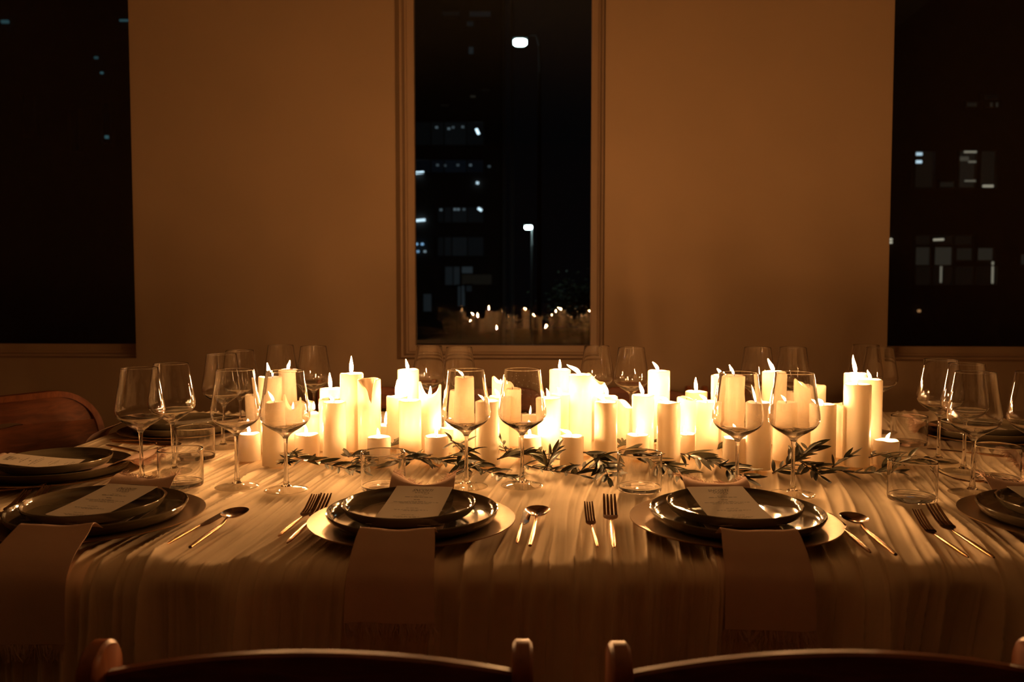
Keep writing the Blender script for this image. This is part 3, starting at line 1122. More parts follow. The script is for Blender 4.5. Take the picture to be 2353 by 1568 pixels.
# place settings: px of charger, depth, rotation, edge distance
def setting(x, y, rz, edge, hang, who, seed, card=(0.0, 0.0, 0.0), dsk=(0, 0), ssk=(0, 0), nx=0.0, skew=0.0, nap=0.0):
    base = Vector((x, y, TABLE + 0.0005))
    rot = Matrix.Rotation(rz, 4, 'Z')

    def at_(dx, dy, dz):
        return base + rot @ Vector((dx, dy, dz))
    o = put('charger_plate', ME_CH, None, None, at_(0, 0, 0), (0, 0, rz + rnd.uniform(-.3, .3)), (CHS, CHS, 1))
    tag(o, 'wide bronze charger plate at ' + who, 'charger plate', 'bronze charger plates')
    o = put('dinner_plate', ME_DP, None, None, at_(dsk[0], dsk[1], 0.0037), (0, 0, rz + seed))
    tag(o, 'dark glazed dinner plate on the charger at ' + who, 'plate', 'dark glazed dinner plates')
    o = put('side_plate', ME_SP, None, None, at_(ssk[0], ssk[1], 0.0165), (0, 0, rz + 2 * seed))
    tag(o, 'smaller dark plate topping the stack at ' + who, 'plate', 'smaller dark top plates')
    n_ = thing('napkin', 'dusty pink frayed napkin between the plates at ' + who, 'napkin', at_(nx, 0, 0), rz + nap, 'dusty pink napkins')
    napkin(n_, edge, hang, seed, skew=skew)
    c_ = thing('menu_card', 'printed menu card curling on the top plate at ' + who, 'menu card', at_(ssk[0] + card[0], ssk[1] + card[1] - (0.006 if abs(card[2]) < 1 else 0), 0.0165 - 0.0235), rz + card[2], 'printed menu cards')
    menu_card(c_)


def px_x(px, d):
    return (px - CX) / F * d


H90 = math.pi / 2
setting(F1[0], F1[1], 0, F1[1] - TY0, 0.105, 'the front left seat', 3, (-0.004, 0, -0.25), (0, 0), (-.004, -.005), 0.01, 0.0, 0.0)
setting(F2[0], F2[1], 0, F2[1] - TY0, 0.075, 'the second front seat', 5, (0.004, 0.0, -0.11), (0.0, .005), (-.006, .005), -0.002, 0.0, -0.02)
setting(F3[0], F3[1], 0, F3[1] - TY0, 0.085, 'the third front seat', 7, (-.002, 0, 0.06), (.005, .005), (0.002, .008), 0.002, 0.0, -0.03)
setting(F4[0], F4[1], 0, F4[1] - TY0, 0.08, 'the fourth front seat', 9)
setting(-0.942, 1.745, -H90, 0.17, 0.085, 'the near left end seat', 13, (0, -0.005, math.pi + 0.12), (0, 0), (0, -0.005))
setting(-0.885, 2.28, -H90, 0.18, 0.085, 'the far left end seat', 17)
setting(1.235, 2.195, H90, 0.265, 0.02, 'the far right end seat', 19)
setting(1.235, 1.73, H90, 0.265, 0.02, 'the near right end seat', 23)

# ------------------------------------------------------------------ cutlery
def handle_mesh(L0, L1, name):
    pts, rad = [], []
    n = 14
    for k in range(n + 1):
        f = k / n
        pts.append((0, L0 + (L1 - L0) * f, 0.0045))
        r_ = 0.0018 + 0.0022 * math.sin(math.pi * min(1, (f * 0.9 + 0.12))) ** 0.8
        if f > .9:
            r_ *= 0.75
        rad.append(r_ if 0 < k else 0.0016)
    return MB().tube(pts, rad, 10, flat=0.8).mesh(name, angle=60)


def zc(y, L):
    """the head lifts off the cloth towards its tip"""
    f = max(0, (y - 0.62 * L) / (0.38 * L))
    return 0.0045 - 0.003 * math.sin(math.pi * f) * 0.6 + 0.021 * f ** 1.6


def fork_meshes(L=0.215, W=0.0225):
    y0 = 0.62 * L
    hd = MB()
    yb, yt = y0 + 0.028, y0 + 0.040
    th = 0.0007

    def slab(left, right, ys):
        vs = []
        for s in (1, -1):
            for (xl, xr, y) in zip(left, right, ys):
                for x in (xl, xr):
                    cup = 3.0 * x * x
                    vs.append((x, y, zc(y, L) + s * th + cup * 4))
        n = len(ys)
        o2 = 2 * n
        fs = []
        for k in range(n - 1):
            a = 2 * k
            fs += [(a, a + 1, a + 3, a + 2), (o2 + a + 2, o2 + a + 3, o2 + a + 1, o2 + a), (a, a + 2, o2 + a + 2, o2 + a), (a + 1, o2 + a + 1, o2 + a + 3, a + 3)]
        fs += [(0, o2, o2 + 1, 1), (2 * n - 2, 2 * n - 1, o2 + 2 * n - 1, o2 + 2 * n - 2)]
        hd.add(vs, fs)
    neck = [y0 - 0.004, y0 + 0.004, y0 + 0.010, y0 + 0.014, y0 + 0.020]
    ws = [0.0018, 0.0024, W * .42, W * .49, W * .5]
    slab([-a for a in ws], ws, neck)
    for i in range(4):
        xc = (-0.375 + 0.25 * i) * W
        slab([xc - W * .10, xc - W * .095, xc - W * .085, xc - W * .05], [xc + W * .10, xc + W * .095, xc + W * .085, xc + W * .05], [y0 + 0.0195, y0 + 0.04, L - 0.012, L])
    return handle_mesh(0, y0, 'fork_handle'), hd.mesh('fork_head', angle=40)


def spoon_meshes(L=0.215):
    y0 = 0.68 * L
    vs, fs = [], []
    n, sg = 6, 28
    cy_, ry, rx = (y0 + L) / 2, (L - y0) / 2, 0.0215
    for s in (0, 1):
        for k in range(1, n + 1):
            f = k / n
            for i in range(sg):
                a = 2 * math.pi * i / sg
                y = cy_ + ry * f * math.sin(a)
                wdt = rx * (1 + 0.12 * math.sin(a))
                vs.append((wdt * f * math.cos(a), y, 0.0035 + 0.0075 * f ** 2 - s * 0.0010 * (1 if f < .99 else .6)))
        vs.append((0, cy_, 0.0035 - s * 0.001))
    o2 = n * sg + 1
    for s, off in ((0, 0), (1, o2)):
        for i in range(sg):
            j = (i + 1) % sg
            t3 = (off + n * sg, off + i, off + j)
            fs.append(t3 if s == 0 else t3[::-1])
            for k in range(n - 1):
                q = (off + k * sg + i, off + (k + 1) * sg + i, off + (k + 1) * sg + j, off + k * sg + j)
                fs.append(q if s == 0 else q[::-1])
    for i in range(sg):
        j = (i + 1) % sg
        a, b = (n - 1) * sg + i, (n - 1) * sg + j
        fs.append((a, a + o2, b + o2, b))
    hm = MB()
    pts, rad = [], []
    for k in range(15):
        f = k / 14
        y = (y0 + 0.004) * f
        z = 0.0045 if f < .8 else 0.0045 + 0.006 * ((f - .8) / .2) ** 1.5
        pts.append((0, y, z))
        r_ = 0.0018 + 0.0022 * math.sin(math.pi * min(1, f * .9 + .12)) ** .8
        rad.append(r_)
    hm.tube(pts, rad, 10, flat=.8)
    return hm.mesh('spoon_handle', angle=60), MB().add(vs, fs).mesh('spoon_bowl', angle=60)


def knife_meshes(L=0.225):
    y0 = 0.55 * L
    out_ = []
    for k in range(12):
        f = k / 11
        y = y0 + (L - y0) * f
        wd = 0.0085 * (0.55 + 0.45 * min(1, f * 6)) * (1 if f < .8 else max(0.08, math.sqrt(max(0, 1 - ((f - .8) / .2) ** 2))))
        out_.append((y, wd))
    vs = []
    for z in (0.0048, 0.0036):
        for (y, wd) in out_:
            vs.append((-0.004, y, z))
            vs.append((-0.004 + 2 * wd, y, z))
    n = len(out_)
    o2 = 2 * n
    fs = []
    for k in range(n - 1):
        a = 2 * k
        fs += [(a, a + 1, a + 3, a + 2), (o2 + a + 2, o2 + a + 3, o2 + a + 1, o2 + a), (a, a + 2, o2 + a + 2, o2 + a), (a + 1, o2 + a + 1, o2 + a + 3, a + 3)]
    fs += [(0, o2, o2 + 1, 1), (2 * n - 2, 2 * n - 1, o2 + 2 * n - 1, o2 + 2 * n - 2)]
    return handle_mesh(0, y0 + .004, 'knife_handle'), MB().add(vs, fs).mesh('knife_blade', angle=40)


CUT = {'fork': (fork_meshes(), ('handle', 'tines'), 0.215, 0.024), 'spoon': (spoon_meshes(), ('handle', 'bowl'), 0.215, 0.012), 'knife': (knife_meshes(), ('handle', 'blade'), 0.225, 0.004)}
for k in CUT:
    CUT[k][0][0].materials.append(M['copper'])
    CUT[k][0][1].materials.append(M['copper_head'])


def cutlery(kind, end, tip, label, small=1.0):
    (hm, bm), names, L, tz = CUT[kind]
    a = on_table(*end, 0.004)
    b = on_table(*tip, tz)
    d = b - a
    full = math.hypot(d.x, d.y)
    ln = min(max(full, 0.18), 0.245)
    a = b - d * ((full + ln) / 2 / full) if ln < full else a
    s = ln / L
    o = thing(kind, label, kind, (a.x, a.y, TABLE + 0.0008), math.atan2(-d.x, d.y), 'copper coloured cutlery')
    o.scale = (min(1.1, s) * small, s, 1)
    put(names[0], hm, None, o)
    put(names[1], bm, None, o)


cutlery('fork', (640, 1234), (708, 1153), 'smaller copper fork, outer left of the second front setting', .9)
cutlery('fork', (660, 1250), (750, 1138), 'larger copper fork touching the left of the second front charger')
cutlery('knife', (1188, 1250), (1207, 1176), 'copper knife partly under a spoon, right of the second front charger')
cutlery('spoon', (1218, 1256), (1238, 1161), 'copper spoon lying over a knife right of the second front charger')
cutlery('fork', (1373, 1258), (1352, 1158), 'smaller copper fork, outer left of the third front setting', .9)
cutlery('fork', (1411, 1260), (1400, 1140), 'larger copper fork beside the left of the third front charger')
cutlery('knife', (2000, 1272), (1890, 1178), 'copper knife touching the right of the third front charger')
cutlery('spoon', (2058, 1277), (1948, 1176), 'copper spoon lying diagonally right of the third front charger')
cutlery('spoon', (437, 1260), (555, 1165), 'copper spoon right of the front left charger')
cutlery('knife', (380, 1254), (512, 1180), 'copper knife close to the front left charger')
cutlery('fork', (2225, 1283), (2106, 1175), 'smaller copper fork, outer left of the right edge setting', .9)
cutlery('fork', (2284, 1284), (2140, 1162), 'larger copper fork overlapping another at the right edge setting')
cutlery('fork', (-30, 1205), (80, 1131), 'larger copper fork left of the front left plates')
cutlery('fork', (-95, 1220), (14, 1149), 'copper fork cut off by the left picture edge', .9)
cutlery('spoon', (-60, 1135), (105, 1108), 'shadowed spoon between the two left plate stacks')
cutlery('fork', (243, 1024), (372, 1031), 'fork lying behind the near plates of the left end')
cutlery('fork', (236, 1034), (352, 1043), 'fork just behind the near charger of the left end', .9)
cutlery('knife', (252, 1012), (400, 1014), 'knife in front of the far charger of the left end')
cutlery('spoon', (258, 1016), (405, 1022), 'spoon in front of the far charger of the left end')
cutlery('fork', (2360, 1108), (2225, 1085), 'fork behind the tumbler at the right edge')
cutlery('knife', (2330, 1052), (2190, 1038), 'knife between the two plate stacks of the right end')

# ------------------------------------------------------------------ olive sprigs
def leaf_mesh(w_, curl, seed):
    rr = random.Random(seed)
    n = 6
    vs, fs = [], []
    for k in range(n + 1):
        f = k / n
        wd = w_ * (math.sin(math.pi * f ** 0.85)) ** 0.75 if 0 < k < n else 0.0004
        z = curl * math.sin(f * 2.0) - curl * .5 * f
        vs += [(f, -wd, z + wd * 0.28), (f, 0, z), (f, wd, z + wd * 0.28)]
    for k in range(n):
        a = 3 * k
        fs += [(a, a + 3, a + 4, a + 1), (a + 1, a + 4, a + 5, a + 2)]
    nv = len(vs)
    vs += [(x, y, z - 0.012) for x, y, z in vs]
    fs += [tuple(nv + i for i in f[::-1]) for f in fs]
    return MB().add(vs, fs)


LEAVES = []
for s in range(6):
    me = leaf_mesh(0.085 + 0.013 * (s % 3), [0.08, -0.10, 0.16, 0.02, -0.05, 0.12][s], s).mesh('olive_leaf', angle=60)
    me.materials.append(M['leaf'] if s % 3 else M['leaf_pale'])
    if s in (0,):
        pass
    LEAVES.append(me)


def sprig(pts, label, seed, leaf=0.042, gap=0.0125, up=0.5, base_r=0.0016, spread=55):
    rr = random.Random(seed)
    W = [Vector(on_table(px, py, h)) for (px, py, h) in pts]
    # smooth polyline
    sm = [Vector(p_) for p_ in spline([tuple(p_) for p_ in W], 8)]
    root = thing('olive_sprig', label, 'olive sprig', sm[0], 0, 'olive sprigs laid along the candles')
    loc = [p_ - sm[0] for p_ in sm]
    n = len(loc)
    put('twig', MB().tube(loc, [base_r * (1 - .6 * i / n) for i in range(n)], 6), 'twig', root)
    acc = 0.0
    gap *= 0.8
    leaf *= 1.12
    side_ = 1
    nxt = gap * .4
    for i in range(n - 1):
        seg = loc[i + 1] - loc[i]
        acc += seg.length
        while acc >= nxt:
            t_ = seg.normalized()
            p_ = loc[i] + seg * max(0, min(1, 1 - (acc - nxt) / seg.length))
            for s_ in (1, -1):
                ang = R(rr.uniform(spread * .55, spread * 1.2)) * s_
                sidev = t_.cross(Vector((0, 0, 1))).normalized()
                upv = Vector((0, 0, 1))
                roll = rr.uniform(-1.0, 1.0)
                lat = (sidev * math.cos(roll) + upv * math.sin(roll) * up + upv * up * .35 * abs(math.sin(roll))).normalized()
                dirv = (t_ * math.cos(ang) + lat * math.sin(abs(ang)) * (1 if s_ > 0 else -1)).normalized()
                wz = p_.z + sm[0].z
                L = leaf * rr.uniform(.7, 1.2)
                if s_ < 0 and wz + dirv.z * L < TABLE + 0.002:
                    dirv.z = abs(dirv.z) * .4
                if wz + dirv.z * L < TABLE + 0.003:
                    dirv.z = max(dirv.z, (TABLE + 0.003 - wz) / L)
                dirv.normalize()
                zax = (upv + sidev * rr.uniform(-.8, .8) - Vector((0, 1, 0)) * rr.uniform(0, .9))
                zax = (zax - dirv * zax.dot(dirv)).normalized()
                yax = zax.cross(dirv)
                mt = Matrix((dirv, yax, zax)).transposed().to_4x4()
                o = put('leaf', LEAVES[rr.randrange(6)], None, root)
                o.matrix_basis = Matrix.Translation(p_) @ mt @ Matrix.Diagonal((L, L, L, 1))
            nxt += gap * rr.uniform(.75, 1.3)
    # end leaf
    t_ = (loc[-1] - loc[-2]).normalized()
    zax = Vector((0, -.3, 1)); zax = (zax - t_ * zax.dot(t_)).normalized()
    o = put('leaf', LEAVES[1], None, root)
    o.matrix_basis = Matrix.Translation(loc[-1]) @ Matrix((t_, zax.cross(t_), zax)).transposed().to_4x4() @ Matrix.Diagonal((leaf, leaf, leaf, 1))


sprig([(656, 1042, .022), (700, 1056, .020), (755, 1068, .012), (815, 1082, .006)], 'olive sprig trailing right from the second front wine glass stem', 1, .040, .020)
sprig([(668, 1062, .006), (655, 1060, .018), (664, 1048, .024)], 'small olive tuft at the second front wine glass stem', 2, .022, .006)
sprig([(800, 1050, .020), (822, 1048, .014), (838, 1072, .006)], 'olive sprig between the blue flame candle and the tumbler', 3, .036, .011)
sprig([(990, 1047, .022), (960, 1052, .018), (935, 1060, .014), (905, 1066, .008)], 'olive sprig drooping behind the right of the second tumbler', 4, .042, .012)
sprig([(925, 1050, .026), (985, 1054, .018), (1040, 1066, .014), (1095, 1068, .008)], 'olive sprig in front of the short candle left of the third wine glass', 5, .042, .017)
sprig([(1036, 1012, .05), (1055, 1024, .045), (1068, 1046, .03), (1072, 1082, .006)], 'olive sprig hanging at the third front wine glass stem', 6, .046, .013, .8)
sprig([(1082, 1066, .018), (1110, 1080, .008), (1150, 1094, .005), (1180, 1099, .004)], 'olive tip lying on the cloth right of the third wine glass stem', 7, .036, .016, .25)
sprig([(1142, 1056, .020), (1170, 1048, .028), (1205, 1042, .030), (1250, 1048, .02)], 'olive sprig arching behind the fourth front wine glass stem', 8, .046, .011)
sprig([(1165, 1040, .026), (1158, 1028, .04), (1152, 1012, .055)], 'upright olive tip left of the fourth front wine glass stem', 9, .034, .012, .9)
sprig([(1200, 1068, .012), (1250, 1080, .006), (1300, 1086, .005), (1332, 1092, .004)], 'olive twig on the cloth below the sideways flame candle', 10, .036, .017, .6)
sprig([(1255, 1080, .008), (1262, 1060, .028), (1270, 1040, .05)], 'upright olive tip left of the sideways flame candle', 11, .044, .014, .9, spread=38)
sprig([(1330, 1086, .006), (1345, 1078, .010), (1370, 1074, .012)], 'olive leaves standing upright before the short sideways flame candle', 12, .050, .014, 1.4, spread=75)
sprig([(1340, 1040, .036), (1366, 1044, .034), (1385, 1066, .02), (1398, 1096, .006)], 'large leaved olive sprig hanging down left of the third tumbler', 13, .048, .011, .7, spread=38)
sprig([(1418, 1046, .020), (1460, 1044, .022), (1510, 1062, .014), (1562, 1094, .006)], 'olive sprig passing behind the third tumbler', 14, .052, .017, .6, spread=40)
sprig([(1560, 1042, .022), (1605, 1052, .020), (1655, 1068, .014), (1712, 1096, .006)], 'leafy olive sprig right of the flat flame candle reaching the fifth wine glass stem', 15, .050, .013, .7, spread=40)
sprig([(1775, 1088, .006), (1805, 1070, .020), (1842, 1048, .036), (1858, 1032, .045)], 'dark olive sprig at the sixth front wine glass stem', 16, .044, .010, .8)
sprig([(1838, 1060, .022), (1862, 1078, .012), (1884, 1092, .005)], 'olive sprig drooping right of the sixth front wine glass stem', 17, .040, .009)
sprig([(1866, 1070, .014), (1920, 1080, .007), (1985, 1088, .006), (2045, 1082, .008)], 'long bare olive twig in front of the right trio', 18, .046, .034, .5)
sprig([(2020, 1080, .008), (2045, 1068, .020), (2090, 1058, .030), (2128, 1058, .030)], 'olive sprig with broad dark leaves behind the right tumbler', 19, .046, .018, .6)
sprig([(1912, 1074, .010), (1932, 1060, .022), (1944, 1052, .03)], 'curled olive leaves left of the right trio base', 20, .036, .014, .8)
sprig([(1996, 1052, .022), (2018, 1046, .028), (2040, 1044, .028)], 'pale olive leaves in front of the last short candle', 21, .036, .018, .5)
sprig([(795, 1018, .012), (820, 1012, .018), (846, 1016, .012)], 'olive leaves glimpsed in the gap left of the notched candle', 22, .034, .009)
sprig([(892, 1030, .012), (912, 1014, .022), (925, 1006, .03)], 'olive leaves glimpsed in the gap right of the second tumbler candle', 23, .044, .012)
sprig([(1415, 1030, .010), (1445, 1020, .016), (1505, 1014, .016)], 'olive leaves glimpsed behind the short candle at the third tumbler', 24, .034, .010)
sprig([(1640, 1040, .012), (1652, 1026, .022), (1668, 1032, .016)], 'olive leaves glimpsed between candles left of the fifth stem', 25, .030, .008)

# ------------------------------------------------------------------ chairs
def back_outline(w, z_end, z_mid, h, n=16):
    top, bot = [], []
    for k in range(n + 1):
        f = -1 + 2 * k / n
        z = z_end + (z_mid - z_end) * (1 - f * f)
        top.append((f * w / 2, z))
        bot.append((f * w / 2, z - h))
    return top, bot


def curved_board(mb, w, z_end, z_mid, h, th, y0, bow, n=18):
    vs, fs = [], []
    for k in range(n + 1):
        f = -1 + 2 * k / n
        x = f * w / 2
        z = z_end + (z_mid - z_end) * (1 - f * f)
        y = y0 - bow * (1 - f * f)
        c_ = 0.003
        vs += [(x, y - th / 2, z - h), (x, y + th / 2, z - h), (x, y + th / 2, z - c_), (x, y + th / 2 - c_, z), (x, y - th / 2 + c_, z), (x, y - th / 2, z - c_)]
    for k in range(n):
        a = 6 * k
        for i in range(6):
            j = (i + 1) % 6
            fs.append((a + i, a + j, a + 6 + j, a + 6 + i))
    fs += [tuple(range(5, -1, -1)), tuple(range(6 * n, 6 * n + 6))]
    mb.add(vs, fs)


CW = 0.452   # between post centres


def build_chair(label, x, y, rz, grp):
    """back at local y = 0, seat towards +y"""
    t = thing('wooden_chair', label, 'chair', (x, y, 0), rz, grp)
    if not hasattr(build_chair, 'm'):
        d = {}
        ZP = 0.757
        mb = MB()
        o_ = []
        # post: board 22 mm wide, 50 mm deep with a rounded top, leaning a little
        pw, pd = 0.0215, 0.068
        prof = [(-pd / 2, 0.0)] + [(pd / 2, 0.0)] + [(pd / 2, ZP - pd * .45)] + [(pd / 2 * math.cos(R(a)), ZP - pd * .45 + pd * .45 * math.sin(R(a))) for a in range(15, 180, 15)] + [(-pd / 2, ZP - pd * .45)]
        ins = 0.0035
        loops = []
        for (xx, sc_) in ((-pw / 2, 1 - 2 * ins / pd * 1.0), (-pw / 2 + ins, 1.0), (pw / 2 - ins, 1.0), (pw / 2, 1 - 2 * ins / pd)):
            loops.append([(xx, y_ * sc_, z_ if sc_ == 1.0 else z_ - (ins if z_ > ZP * .9 else 0)) for (y_, z_) in prof])
        m_ = len(prof)
        vs = [q for l in loops for q in l]
        fs = [tuple(range(m_)), tuple(range(4 * m_ - 1, 3 * m_ - 1, -1))]
        for k in range(3):
            for i in range(m_):
                j = (i + 1) % m_
                fs.append((k * m_ + i, (k + 1) * m_ + i, (k + 1) * m_ + j, k * m_ + j))
        mb.add(vs, fs)
        d['post'] = mb.mesh('chair_post', angle=40)
        mb = MB(); curved_board(mb, CW - 0.022, 0.726, 0.752, 0.085, 0.016, 0.0, 0.012); d['crest_rail'] = mb.mesh('crest_rail', angle=40)
        mb = MB(); curved_board(mb, CW - 0.022, 0.585, 0.595, 0.05, 0.014, 0.0, 0.012); d['lower_rail'] = mb.mesh('lower_rail', angle=40)
        mb = MB(); mb.rbox((0, 0.21, 0.44), (0.43, 0.40, 0.022), 0.006); d['seat'] = mb.mesh('chair_seat', angle=40)
        mb = MB(); mb.rbox((0, 0, 0.2145), (0.03, 0.03, 0.429)); d['front_leg'] = mb.mesh('chair_leg', angle=40)
        mb = MB(); mb.rbox((0, 0.21, 0.2), (0.018, 0.345, 0.02)); d['stretcher'] = mb.mesh('chair_stretcher', angle=40)
        for k in d:
            d[k].materials.append(M['chair_post'] if k in ('post', 'front_leg') else M['chair'])
        build_chair.m = d
    d = build_chair.m
    for s in (-1, 1):
        put('post', d['post'], None, t, (s * CW / 2, 0, 0))
        put('leg', d['front_leg'], None, t, (s * 0.19, 0.385, 0))
        put('stretcher', d['stretcher'], None, t, (s * (CW / 2 - .025), 0, 0))
    put('crest_rail', d['crest_rail'], None, t)
    put('lower_rail', d['lower_rail'], None, t)
    put('seat', d['seat'], None, t)
    return t


NG = 'red-brown wooden chairs with posts above a curved rail'
DA = 0.832 * K
build_chair('near wooden chair back in front of the second place setting', px_x(704, DA), DA, 0, NG)
build_chair('near wooden chair back in front of the third place setting', px_x(1924, DA), DA, R(1.2), NG)
for px, lb in ((868, 'far wooden chair behind the notched candle'), (1160, 'far wooden chair below the middle window'), (1453, 'far wooden chair behind the far glass pair right of the middle window'), (1752, 'far wooden chair behind the fifth and sixth front glasses')):
    build_chair(lb, px_x(px, 3.16 * K), 3.16 * K, math.pi, NG)

# bow-backed chair at the left end
def bow_chair(label, x, y, rz):
    t = thing('bow_back_chair', label, 'chair', (x, y, 0), rz)
    ZT_, w, rad = 0.832, 0.50, 0.11

    def outline(inset, n=8):
        pts = [(-w / 2 + inset, 0.46)]
        for k in range(n + 1):
            a = R(180 - 90 * k / n)
            pts.append((-w / 2 + rad + (rad - inset) * math.cos(a), ZT_ - rad + (rad - inset) * math.sin(a)))
        for k in range(n + 1):
            a = R(90 - 90 * k / n)
            pts.append((w / 2 - rad + (rad - inset) * math.cos(a), ZT_ - rad + (rad - inset) * math.sin(a)))
        pts.append((w / 2 - inset, 0.46))
        return pts

    def yb(x_, z_):
        return -0.34 * (z_ - .46) + 0.045 * (x_ / (w / 2)) ** 2
    a, b = outline(0), outline(0.017)
    vs, fs = [], []
    n = len(a)
    for dy in (-0.016, 0.016):
        vs += [(x_, yb(x_, z_) + dy, z_) for x_, z_ in a]
        vs += [(x_, yb(x_, z_) + dy, z_) for x_, z_ in b]
    for k in range(n - 1):
        fs += [(k, k + 1, n + k + 1, n + k), (2 * n + k, 3 * n + k, 3 * n + k + 1, 2 * n + k + 1), (k, 2 * n + k, 2 * n + k + 1, k + 1), (n + k, n + k + 1, 3 * n + k + 1, 3 * n + k)]
    fs += [(0, n, 3 * n, 2 * n), (n - 1, 3 * n - 1, 4 * n - 1, 2 * n - 1)]
    put('bow_frame', MB().add(vs, fs).mesh('bow_frame', angle=30), 'chair_post', t)

    def panel(name, z0, top, off):
        vs, fs = [], []
        nx_, nz = 24, 10
        for s in (-0.006, 0.006):
            for j in range(nz + 1):
                for i in range(nx_ + 1):
                    xx = (-1 + 2 * i / nx_) * (w / 2 - 0.016)
                    zt = top(xx)
                    zz = z0(xx) + (zt - z0(xx)) * j / nz
                    vs.append((xx, yb(xx, zz) + s + off(xx, zz), zz))
        N = (nx_ + 1) * (nz + 1)
        for j in range(nz):
            for i in range(nx_):
                q = j * (nx_ + 1) + i
                fs += [(q, q + nx_ + 1, q + nx_ + 2, q + 1), (N + q, N + q + 1, N + q + nx_ + 2, N + q + nx_ + 1)]
        for i in range(nx_):
            q = nz * (nx_ + 1) + i
            fs += [(i, i + 1, N + i + 1, N + i), (q, N + q, N + q + 1, q + 1)]
        for j in range(nz):
            q = j * (nx_ + 1)
            r_ = q + nx_
            fs += [(q, N + q, N + q + nx_ + 1, q + nx_ + 1), (r_, r_ + nx_ + 1, N + r_ + nx_ + 1, N + r_)]
        put(name, MB().add(vs, fs).mesh(name, angle=40), 'chair', t)

    def top_arc(x_):
        ax = abs(x_)
        lim = w / 2 - rad
        return ZT_ - 0.016 if ax < lim else ZT_ - rad + math.sqrt(max(0, (rad - 0.016) ** 2 - (ax - lim) ** 2))

    def split(x_):
        return 0.745 + 0.004 * math.cos(x_ * 9)
    panel('crest_panel', lambda x_: split(x_) + 0.006 * max(0, 1 - (abs(x_ - 0.02) / 0.045) ** 2) ** .5 if abs(x_ - .02) < .045 else split(x_) - .004, top_arc, lambda a_, b_: 0.0)
    panel('lower_panel', lambda x_: 0.47, lambda x_: split(x_) - (0.008 * max(0, 1 - (abs(x_ - 0.02) / 0.045) ** 2) ** .5 if abs(x_ - .02) < .045 else 0.004), lambda a_, b_: 0.012 * math.sin(max(0, min(1, (b_ - .47) / .27)) * math.pi))
    mb = MB(); mb.rbox((0, 0.20, 0.448), (0.46, 0.40, 0.022), 0.006); put('seat', mb, 'chair', t)
    for s in (-1, 1):
        mb = MB(); mb.rbox((s * 0.20, 0.36, 0.218), (0.03, 0.03, 0.436)); put('leg', mb, 'chair_post', t)
        mb = MB(); mb.rbox((s * 0.22, 0.02, 0.23), (0.03, 0.03, 0.46)); put('leg', mb, 'chair_post', t)
    return t


bow_chair('red-brown wooden chair with rounded back and finger slot at the left end', -1.36, 2.37, R(-120))

# ------------------------------------------------------------------ outside in the dark
mb = MB(); mb.box((0, 70, -4.6), (160, 120, 0.2))
M['asphalt'] = principled('night_asphalt', (0.05, 0.05, 0.055), 0.8)
struct(put('ground', mb.mesh('ground', False), 'asphalt'))
M['facade'] = principled('dark_facade', (0.06, 0.055, 0.05), 0.8, var=.2, scale=2)
M['pier'] = principled('facade_pier', (0.20, 0.17, 0.17), 0.7)
M['steel'] = principled('lit_pole_steel', (0.28, 0.29, 0.30), 0.6, spec=0.2)  # paler so the distant pole looks lit; lamplight is in the colour
M['unlit_steel'] = principled('unlit_lamp_steel', (0.008, 0.008, 0.008), 0.7, spec=0.05)  # near-black so pole and arm look unlit; shade is in the colour
_em = {}


def emat(c, s):
    k = (c, s)
    if k not in _em:
        _em[k] = emissive('lit_window', c, s)
    return _em[k]


def facade(label, px0, px1, d, z0, z1, depth=8):
    a, b = at(px0, 672, d).x, at(px1, 672, d).x
    root = thing('office_building', label, 'building', ((a + b) / 2, d, z0))
    mb = MB(); mb.box((0, depth / 2 + 0.3, (z1 - z0) / 2), (b - a, depth, z1 - z0))
    put('wall', mb.mesh('office_wall', False), 'facade', root)
    return root


def win(root, d, x0, y0, x1, y1, c, s, mull=(), name='window'):
    """a lit window: frame standing off the wall with glowing panes as sub-parts"""
    p0, p1 = at(x0, y1, d), at(x1, y0, d)
    L = root.location
    fr = MB()
    t = 0.06 * d / 40
    xa, xb, za, zb_ = p0.x - L.x, p1.x - L.x, p0.z - L.z, p1.z - L.z
    fr.box(((xa + xb) / 2, 0.15, za - t / 2), (xb - xa + 2 * t, 0.3, t))
    fr.box(((xa + xb) / 2, 0.15, zb_ + t / 2), (xb - xa + 2 * t, 0.3, t))
    fr.box((xa - t / 2, 0.15, (za + zb_) / 2), (t, 0.3, zb_ - za))
    fr.box((xb + t / 2, 0.15, (za + zb_) / 2), (t, 0.3, zb_ - za))
    xs = [xa] + [at(m_, y0, d).x - L.x for m_ in mull] + [xb]
    for m_ in xs[1:-1]:
        fr.box((m_, 0.15, (za + zb_) / 2), (t * .8, 0.2, zb_ - za))
    w_ = put(name, fr.mesh('office_window', False), 'facade', root)
    for i in range(len(xs) - 1):
        mb = MB(); mb.box(((xs[i] + xs[i + 1]) / 2, 0.24, (za + zb_) / 2), (xs[i + 1] - xs[i] - .4 * t, 0.04, zb_ - za))
        k = 0.32 * s * (0.75 + 0.5 * ((i * 7 + int(x0)) % 5) / 4)
        put('pane', mb.mesh('office_pane', False), emat(c, round(k, 4)), w_)
    return w_


def tube(root, d, x0, y0, x1, y1, h, c, s, depth=0.12, name='light_tube'):
    a, b = at(x0, y0, d), at(x1, y1, d)
    L = root.location
    a, b = a - L, b - L
    a.y = b.y = depth
    r_ = h / 2 * d / F
    put(name, MB().tube([a, a * .98 + b * .02, a * .02 + b * .98, b], [r_ * .5, r_, r_, r_ * .5], 8), emat(c, s), root)


